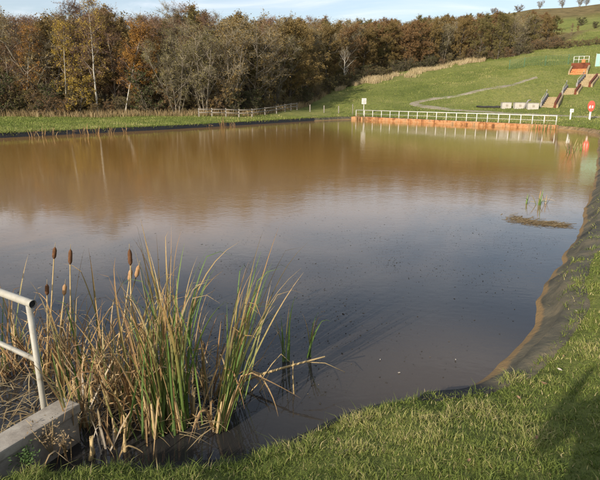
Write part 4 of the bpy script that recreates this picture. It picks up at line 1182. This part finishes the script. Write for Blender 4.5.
# left stand
LEFT = [(124, 436, 'low green-bladed reedmace at the front of the left stand', [('green', 5, .95), ('straw', 4, .7)]),
        (82, 432, 'bright green reedmace next to the concrete wall end', [('green', 6, 1.0), ('mixed', 3, 1.1), ('straw', 5, .8)]),
        (104, 452, 'grey withered reedmace by the near grass', [('grey', 10, .55), ('straw', 6, .5)]),
        (117, 405, 'straw reedmace clump in the middle of the left stand', [('straw', 11, 1.15), ('brown', 6, 1.0), ('mixed', 5, 1.3)]),
        (92, 398, 'withered grey-tipped reedmace left of centre in the left stand', [('grey', 9, .9), ('straw', 9, 1.1), ('green', 3, 1.3)]),
        (133, 392, 'brown reedmace under the three brown seed spikes', [('brown', 9, 1.2), ('straw', 9, 1.3), ('mixed', 4, 1.5)]),
        (72, 385, 'straw reedmace right of the handrail post', [('straw', 10, 1.2), ('mixed', 4, 1.4), ('brown', 5, 1.1)]),
        (108, 378, 'tangled dead reedmace at the back of the left stand', [('grey', 8, .9), ('straw', 10, 1.1), ('brown', 5, 1.0)]),
        (50, 372, 'straw reedmace seen behind the handrail post', [('straw', 10, 1.15), ('brown', 5, 1.0), ('mixed', 3, 1.3)]),
        (30, 366, 'tan reedmace between the two handrail tubes', [('straw', 9, 1.0), ('brown', 6, .95), ('mixed', 2, 1.2)]),
        (8, 372, 'tan reedmace at the left edge behind the handrail', [('straw', 9, 1.05), ('brown', 4, .9), ('green', 3, 1.2)]),
        (88, 362, 'sparse tall reedmace at the back edge of the left stand', [('mixed', 4, 1.5), ('straw', 6, 1.2)]),
        (140, 372, 'sparse brown reedmace behind the brown seed spikes', [('brown', 5, 1.3), ('straw', 6, 1.2), ('green', 3, 1.5)]),
        (18, 345, 'thin far reedmace at the left edge of the pond view', [('straw', 7, 1.1), ('mixed', 3, 1.3)]),
        (60, 350, 'thin far reedmace behind the left stand', [('straw', 7, 1.0), ('brown', 4, .9)]),
        (200, 380, 'sparse green reedmace in the gap between the two clumps', [('green', 4, 1.2), ('straw', 4, .9)])]
for u, v, lab, lv in LEFT:
    rr_ = reed(u, v, lab, lv, spread=.26, rad=.09)
    base_sheaths(rr_, 3, .3)
# dead stuff lying among the stems
def litter():
    n = 700; us = rng.uniform(0, 215, n); vs = rng.uniform(345, 440, n)
    V, T, tt = [], [], []
    for k in range(n):
        p = P(us[k], vs[k]); p.z = random.uniform(.005, .22) * random.random()
        a = random.uniform(0, 6.28); l_ = random.uniform(.1, .42); e = Vector((math.cos(a), math.sin(a), random.gauss(0, .25))) * l_
        w = Vector((-math.sin(a), math.cos(a), 0)) * random.uniform(.002, .006)
        i = len(V); m_ = p + e * .5 + Vector((0, 0, random.uniform(0, .05)))
        V += [p - w, p + w, m_ + w, m_ - w, p + e]; T.append((i, i + 1, i + 2, i + 3)); tt += [random.betavariate(1.3, 3.5)] * 5
    Q = np.array(T); tri = np.stack([Q[:, 3], Q[:, 2], Q[:, 0] + 4], 1)
    return link_mesh('reed_litter', np_mesh('reed_litter', np.array([tuple(v) for v in V]), [Q, tri], attrs={'tint': np.array(tt)}), M['dry_grass'])
tag(litter(), 'broken dead reed leaves lying between the stems', 'reed litter', kind='stuff')
# seed spikes
def spike_at(u, v, bu, bv, ln, lab, fluffy=False):
    b_ = P(bu, bv); d = ray(u, v); t = b_.y / d.y
    topp = Vector((0, 0, CAM_H)) + d * t
    root = empty('reedmace_stalk', b_); tag(root, lab, 'reed stalk', 'brown reedmace seed stalks')
    spike_parts(root, (0, 0, -.1), topp - b_, ln, fluffy)
spike_at(129.5, 249, 137, 385, .165, 'upright reedmace stalk with the tallest of three brown spikes')
spike_at(131, 269, 112, 380, .13, 'slanted reedmace stalk with the left lower of three brown spikes', True)
spike_at(139, 265, 106, 388, .13, 'slanted reedmace stalk with the right lower of three brown spikes', True)
spike_at(70.5, 249, 66, 372, .165, 'upright reedmace stalk with a brown spike above the handrail end')
spike_at(55, 247, 42, 368, .13, 'leaning reedmace stalk with a brown spike, leftmost of the tall spikes')
spike_at(65, 284, 55, 380, .12, 'shorter reedmace stalk with a pale spike by the handrail end', True)
spike_at(47, 284, 46, 376, .12, 'shorter reedmace stalk with a dark spike just left of the handrail end')
# fallen stalk lying to the right of the middle clump
root = empty('fallen_reed_stalk', P(240, 392)); tag(root, 'fallen straw reed stalk sloping over the water right of the leaning clump', 'reed stalk')
o0 = P(240, 392)
def at(u, v, y):
    d = ray(u, v); return Vector((0, 0, CAM_H)) + d * (y / d.y) - o0
yb = o0.y
MB().tube([at(238, 383, yb + .1), at(262, 374, yb + .1), at(293, 365, yb + .05), at(325, 356.5, yb + .05)], [.012, .013, .011, .007], 7).build('stalk', M['stem'], root)
MB().tube([at(246, 396, yb), at(258, 384, yb), at(272, 364, yb + .1), at(281, 354, yb + .15), at(292, 364, yb + .2)], [.006, .006, .005, .005, .003], 5).build('broken_leaf', M['stem'], root)
MB().tube([at(293, 361, yb + .05), at(293, 376, yb + .05), at(294, 394, yb - .05)], [.007, .007, .008], 6).build('stub', M['stem'], root)
MB().tube([at(303, 362, yb + .1), at(325, 363, yb + .1), at(345, 372, yb + .1)], [.004, .004, .002], 4).build('broken_leaf', M['stem'], root)
MB().tube([at(258, 395, yb), at(264, 384, yb), at(270, 372, yb)], [.005, .005, .003], 4).build('broken_leaf', M['stem'], root)
# far reeds
def far_reed(u, v, h, n, lab, kinds=('straw', 'brown'), grp='reed tufts at the far edges of the pond'):
    p = P(u, v); root = empty('reed_tuft', p); tag(root, lab, 'reed', grp)
    for k in range(n):
        me = leaf_mesh(h * random.uniform(.6, 1.1), .05 if p.y > 25 else .03, random.uniform(0, 6.28), abs(random.gauss(0, .2)), abs(random.gauss(.5, .4)), tone(random.choice(kinds)), None if random.random() < .6 else (.5, 1.9))
        o = link_mesh('leaf', me, M['reed'], root); o.location = (random.gauss(0, .16), random.gauss(0, .12), 0) if p.y > 25 else (random.gauss(0, .03), random.gauss(0, .03), 0)
for u, v, h, n, lab in [(33, 137, .75, 6, 'leftmost thin tan reed tuft at the far bank'), (42, 136.7, .8, 6, 'second tan reed tuft from the left at the far bank'), (53, 136.2, .75, 5, 'third tan reed tuft from the left at the far bank'),
                        (72, 135.2, .8, 6, 'tan reed tuft left of the pair below the tall birch'), (85, 134.6, .95, 8, 'thick tan reed tuft below the tall birch'), (97, 134.2, .9, 7, 'tan reed tuft right below the tall birch'), (111, 133.5, .9, 8, 'tan reed tuft right of the pair below the tall birch'), (124, 132.8, .7, 5, 'rightmost tan reed tuft of the left row'),
                        (210, 127.8, .7, 6, 'small brown reed tuft left of the bushy one before the fence'), (222, 127.2, 1.15, 14, 'bushy brown reed tuft at the far bank below the wooden fence'), (230, 127.0, .8, 7, 'small brown reed tuft right of the bushy one')]:
    far_reed(u, v, h, n, lab)
for u, v, h, n, lab in [(357, 119.9, 1.1, 14, 'tan reed tuft before the left end of the railing'), (364, 120.3, .9, 12, 'tan reed tuft below the notice board'), (375, 120.8, .6, 8, 'low tan reed tuft right of the notice board')]:
    far_reed(u, v, h, n, lab)
for u, v, h, n, lab in [(532, 129.3, 1.0, 9, 'yellow-green reed tuft before the right part of the railing'), (545, 130, 1.3, 12, 'yellow-green reed tuft before the right end of the railing'), (552, 130.3, .9, 8, 'low green reed tuft at the corner of the railing wall'), (571, 153, .8, 9, 'tan reed tuft in the water below the marker post'), (579, 150, .6, 6, 'low tan reed tuft near the right bank')]:
    far_reed(u, v, h, n, lab, ('mixed', 'green', 'straw'))
for u, v, h, n, ks, lab in [(527.5, 204, .34, 4, ('mixed', 'green'), 'left yellow-green sprout of three standing in open water'), (538.5, 205, .42, 6, ('green', 'mixed'), 'middle yellow-green sprout of three standing in open water'), (545, 204, .42, 4, ('grey', 'brown'), 'right withered grey sprout of three standing in open water')]:
    far_reed(u, v, h, n, lab, ks, 'sprouts in the open water')
# floating mat of dead stalks near the sprouts
def mat_stuff():
    V, T, tt = [], [], []
    for k in range(300):
        t = random.random(); u = 505 + 55 * t + random.gauss(0, 3); v = 219 + 7 * t + random.gauss(0, 2.0) * (1 - .5 * t)
        p = P(u, v); p.z = random.uniform(.003, .03) * random.random() ** 2 + .003
        a = random.gauss(-.1, .6); l_ = random.uniform(.08, .4); e = Vector((math.cos(a), math.sin(a), random.gauss(0, .05))) * l_
        if p.z + e.z < .002: e.z = 0
        w = Vector((-math.sin(a), math.cos(a), 0)) * random.uniform(.006, .014)
        i = len(V); V += [p - w, p + w, p + e + w, p + e - w]; T.append((i, i + 1, i + 2, i + 3)); tt += [random.betavariate(1.0, 9)] * 4
    return link_mesh('floating_stalks', np_mesh('floating_stalks', np.array([tuple(v) for v in V]), [np.array(T)], attrs={'tint': np.array(tt)}), M['dry_grass'])
tag(mat_stuff(), 'floating mat of dead stalks in front of the three sprouts', 'floating stalks', kind='stuff')
# specks floating on the near water
def flakes():
    n = 90000
    y = rng.uniform(4.2, 15.5, n); x = rng.uniform(-.62, .58, n) * (y + .8)
    xy = np.column_stack([x, y]); s = sdf(xy)
    f = fnoise(x, y, .5, 2) + .6 * fnoise(x * 1.2, y * .7, 1.7, 7)
    u_ = 300 + FPX * x / (y * CP + CAM_H * SP)
    band = np.exp(-((y - (8.5 + (u_ - 300) * .012)) / 3.2) ** 2)
    k = (s < -.25) & (rng.uniform(0, 1, n) < np.clip(.04 + .55 * band * np.clip(f + .25, 0, 1), 0, 1))
    xy = xy[k]; n = len(xy)
    a = rng.uniform(0, 6.28, n); sz = rng.gamma(1.6, .0028, n) + .003
    e = np.stack([np.cos(a), np.sin(a), np.zeros(n)], 1); e2 = np.stack([-np.sin(a), np.cos(a), np.zeros(n)], 1)
    c = np.column_stack([xy, np.full(n, .004)])
    V = np.stack([c - e * sz[:, None], c - e2 * (sz * .45)[:, None], c + e * sz[:, None], c + e2 * (sz * .5)[:, None]], 1).reshape(-1, 3)
    Q = np.arange(n * 4).reshape(-1, 4)
    return link_mesh('floating_debris', np_mesh('floating_debris', V, [Q], attrs={'tint': np.repeat(rng.beta(1.5, 2.2, n), 4)}), M['flake'])
tag(flakes(), 'dark specks of leaf debris floating on the calm near water', 'floating debris', kind='stuff')
# single floating and fallen leaves
def leaf_scrap(p, size, mat, lab, cat, rz, grp=None, name='fallen_leaf', tilt=.1):
    mb = MB(); pr = [(-1, 0), (-.5, .34), (.1, .42), (.7, .2), (1, 0), (.6, -.3), (0, -.4), (-.6, -.26)]
    vs = [mb.bm.verts.new((a * size, b_ * size, (.9 * abs(b_) + .35 * a * a) * size)) for a, b_ in pr]; c_ = mb.bm.verts.new((0, 0, -.15 * size))
    for k in range(8): mb.bm.faces.new((vs[k], vs[(k + 1) % 8], c_))
    o = mb.build(name, mat, None, p); o.rotation_euler = (tilt, 0, rz); tag(o, lab, cat, grp); return o
for u, v, lab in [(380, 360, 'white scrap floating near the middle of the near water'), (455.5, 360, 'pale scrap floating near the right bank'), (399, 373, 'pale fleck floating above the near grass')]:
    leaf_scrap(P(u, v, .004), .018, M['feather'], lab, 'scrap', random.uniform(0, 6), 'pale scraps on the water', 'floating_scrap', 0)
for u, v, s_, m_, lab in [(559, 375, .045, 'feather', 'pale fallen leaf on the right turf below another pale one'), (543, 389, .05, 'deadleaf', 'large tan fallen leaf on the turf right of the liner corner'), (563, 361, .03, 'deadleaf', 'reddish fallen leaf on the right turf'), (576, 315, .03, 'feather', 'small pale leaf on the upper right turf'),
                          (518, 404, .05, 'deadleaf', 'tan fallen leaf just below the liner corner'), (535, 445, .045, 'deadleaf', 'brown fallen leaf in the middle of the lower right turf'), (338, 446, .04, 'deadleaf', 'upright straw leaf on the turf at the bottom middle'), (468, 468, .035, 'deadleaf', 'brown fallen leaf near the bottom edge of the turf')]:
    h_ = hit(u, v); leaf_scrap((h_.x, h_.y, h_.z + .05), s_ * .6, M[m_], lab, 'leaf', random.uniform(0, 6), 'fallen leaves on the turf', 'fallen_leaf', random.uniform(-.4, .4))

# ------------------------------------------------------------------ near concrete wall and handrail
ZC = .35
bl, br_, fr, fl = P(0, 432.7, ZC), P(62.7, 396.7, ZC), P(76.2, 405.8, ZC), P(0, 447, ZC)
dw = (br_ - bl).normalized(); nw = Vector((dw.y, -dw.x, 0))          # nw points to the camera side
tw = abs((fr - br_).dot(nw)); LW = 2.4
root = empty('concrete_headwall', br_ - Vector((0, 0, ZC)), math.atan2(dw.y, dw.x))
tag(root, 'weathered concrete wall end at the lower left under the handrail', 'wall')
cap = MB().box((-LW / 2, -tw / 2, ZC - .04), (LW, tw, .08), bevel=.012).build('coping', M['concrete'], root)
MB().box((-LW / 2 - .01, -tw / 2, (ZC - .08) / 2 - .4), (LW - .03, tw - .035, ZC - .08 + .8), bevel=.008).build('wall_body', M['concrete'], root)
# handrail running away to the left
pb_ = P(42, 407.5, ZC)
t_ = pb_.y
dtop = ray(35.5, 304); ptop = Vector((0, 0, CAM_H)) + dtop * (t_ / dtop.y)
zr = ptop.z
e0 = P(0, 290, zr + .01); e1 = P(43, 305.5, zr + .01)
dr = (e0 - e1); dr.z = 0; dr.normalize()
base = Vector((pb_.x, pb_.y + .03, 0))
root = empty('handrail', (base.x, base.y, ZC - .35), 0); tag(root, 'pale tubular handrail entering from the left above the concrete wall', 'handrail')
z0_ = ZC - .35
rp = .027
def rel(v): return Vector(v) - Vector((base.x, base.y, z0_))
MB().tube([rel((base.x, base.y, -.2)), rel((base.x, base.y, zr - .02))], .024, 14).build('post', M['galv'], root)
MB().box(rel((base.x, base.y, ZC - .1)), (.1, .1, .02)).build('base_plate', M['galv'], root)
far_e = base + dr * 3.2
over = base - dr * .06
def ring_tube(a, b_, r, name, par):
    mb = MB(); mb.tube([a, b_], r, 18, cap=False)
    mb.tube([a, b_], r * .86, 18, cap=False)
    return mb.build(name, M['galv'], par)
tr_ = ring_tube(rel((over.x, over.y, zr)), rel((far_e.x, far_e.y, zr)), .031, 'top_rail', root)
inn = over + dr * .012
MB().tube([rel((inn.x, inn.y, zr)), rel((inn.x + dr.x * .004, inn.y + dr.y * .004, zr))], .0275, 18).build('tube_hollow_shade', M['black'], tr_)  # black disc stands in for the shade inside the open tube
zm = (Vector((0, 0, CAM_H)) + ray(38, 362) * (t_ / ray(38, 362).y)).z
MB().tube([rel((base.x, base.y, zm)), rel((far_e.x, far_e.y, zm))], .021, 14).build('mid_rail', M['galv'], root)
p2 = base + dr * 2.0
MB().tube([rel((p2.x, p2.y, -.6)), rel((p2.x, p2.y, zr - .02))], .024, 14).build('post', M['galv'], root)

# weeds at the foot of the concrete wall
def weed(p, h, n, lab, kind, size=.014):
    root = empty('weed', p); tag(root, lab, 'weed', 'weeds at the concrete wall')
    for k in range(n):
        az = random.uniform(0, 6.28); tl = random.uniform(.05, .5)
        d = Vector((math.cos(az) * math.sin(tl), math.sin(az) * math.sin(tl), math.cos(tl))); hh = h * random.uniform(.6, 1)
        MB().tube([(0, 0, -.03), d * hh * .5, d * hh + Vector((random.gauss(0, .02), random.gauss(0, .02), 0))], [.003, .0025, .0015], 4).build('stem', M['stem'] if kind == 'dry' else M['weed_green'], root)
        mb = MB()
        for j in range(26):
            c_ = d * hh * random.uniform(.3, 1.05) + Vector((random.gauss(0, .025), random.gauss(0, .025), random.gauss(0, .01)))
            a = Vector((random.gauss(0, 1), random.gauss(0, 1), random.gauss(0, .5))).normalized(); b2 = a.cross(Vector((random.gauss(0, .4), random.gauss(0, .4), 1))).normalized()
            s_ = size * random.uniform(.5, 1.1)
            mb.poly([c_ - a * s_, c_ + b2 * s_ * .5, c_ + a * s_, c_ - b2 * s_ * .5])
        mb.build('leaves', M['weed_dry'] if kind == 'dry' else M['weed_green'], root)
M['weed_green'] = mat_noise('weed_green', [(0.3, (0.045, 0.085, 0.022)), (0.7, (0.09, 0.15, 0.04))], 12, 0.7, 0.1)
M['weed_dry'] = mat_noise('weed_dry', [(0.3, (0.16, 0.11, 0.06)), (0.7, (0.32, 0.24, 0.14))], 12, 0.9, 0.1)
for u, v, z, h, n, lab, kd in [(52, 452, .12, .34, 8, 'dry brown weed against the face of the concrete wall', 'dry'), (28, 468, .12, .2, 7, 'green nettle-like weed below the concrete wall, right one', 'green'), (8, 470, .12, .22, 6, 'green nettle-like weed below the concrete wall, at the left edge', 'green'), (66, 450, .1, .2, 4, 'small dry weed near the end of the concrete wall', 'dry')]:
    weed(P(u, v, z), h, n, lab, kd)

# ------------------------------------------------------------------ the person taking the photograph (behind the camera; the shadow falls into view)
def person():
    gx, gy = -.33, -.42
    g0 = gz(gx, gy)
    root = empty('person', (gx, gy, g0)); tag(root, 'person in dark jacket standing behind the viewpoint, shadow on the turf', 'person')
    H = 1.78
    J = {'pelvis': (0, 0, .95), 'waist': (0, 0, 1.1), 'chest': (0, .01, 1.33), 'neck': (0, .01, 1.5), 'head0': (0, .03, 1.58), 'head1': (0, .04, 1.7), 'head2': (0, .03, 1.77)}
    E = [('pelvis', 'waist'), ('waist', 'chest'), ('chest', 'neck'), ('neck', 'head0'), ('head0', 'head1'), ('head1', 'head2')]
    Rr = {'pelvis': .17, 'waist': .16, 'chest': .18, 'neck': .065, 'head0': .08, 'head1': .10, 'head2': .06}
    for s, n in ((-1, 'l'), (1, 'r')):
        for nm, co, r_ in [('sh', (s * .2, .0, 1.43), .085), ('el', (s * .36, .1, 1.2), .062), ('wr', (s * .16, .26, 1.44), .04), ('pa', (s * .10, .29, 1.51), .038), ('hip', (s * .1, 0, .9), .11), ('kn', (s * .12, .02, .5), .075), ('an', (s * .13, -.02, .09), .05), ('toe', (s * .15, .17, .04), .045)]:
            J[nm + n] = co; Rr[nm + n] = r_
        E += [('chest', 'sh' + n), ('sh' + n, 'el' + n), ('el' + n, 'wr' + n), ('wr' + n, 'pa' + n), ('pelvis', 'hip' + n), ('hip' + n, 'kn' + n), ('kn' + n, 'an' + n), ('an' + n, 'toe' + n)]
        for f in range(5):
            a_ = 'f%d%s' % (f, n); b_ = 'g%d%s' % (f, n)
            J[a_] = (s * (.085 - .012 * (f % 5)), .30 + .006 * f, 1.53 + .012 * f); J[b_] = (s * (.05 - .006 * f), .285, 1.545 + .016 * f); Rr[a_] = .010; Rr[b_] = .008
            E += [('pa' + n, a_), (a_, b_)]
    names = list(J); ix = {k: i for i, k in enumerate(names)}
    me = bpy.data.meshes.new('body'); me.from_pydata([J[k] for k in names], [(ix[a], ix[b_]) for a, b_ in E], [])
    o = link_mesh('body', me, M['jacket'], root)
    md = o.modifiers.new('skin', 'SKIN')
    sv = me.skin_vertices[0].data
    for k in names: sv[ix[k]].radius = (Rr[k], Rr[k] * (.75 if k in ('pelvis', 'waist', 'chest') else 1))
    sv[ix['pelvis']].use_root = True
    s2 = o.modifiers.new('sub', 'SUBSURF'); s2.levels = 1; s2.render_levels = 1
M['jacket'] = mat_noise('jacket', [(0.3, (0.03, 0.035, 0.05)), (0.7, (0.05, 0.055, 0.07))], 8, 0.9, 0.2)
person()
by = {}
for o in bpy.data.objects:
    if o.parent is None and 'label' in o: by.setdefault(o['label'], []).append(o)
ORD = ['left', 'right'], ['left', 'middle', 'right'], ['leftmost', 'inner left', 'inner right', 'rightmost']
for lab, os_ in by.items():
    if 2 <= len(os_) <= 4:
        os_.sort(key=lambda o: o.location.x / max(o.location.y, 1))
        for w, o in zip(ORD[len(os_) - 2], os_): o['label'] = w + ' ' + lab
print('trees', n_tree[0], 'objects', len(bpy.data.objects))
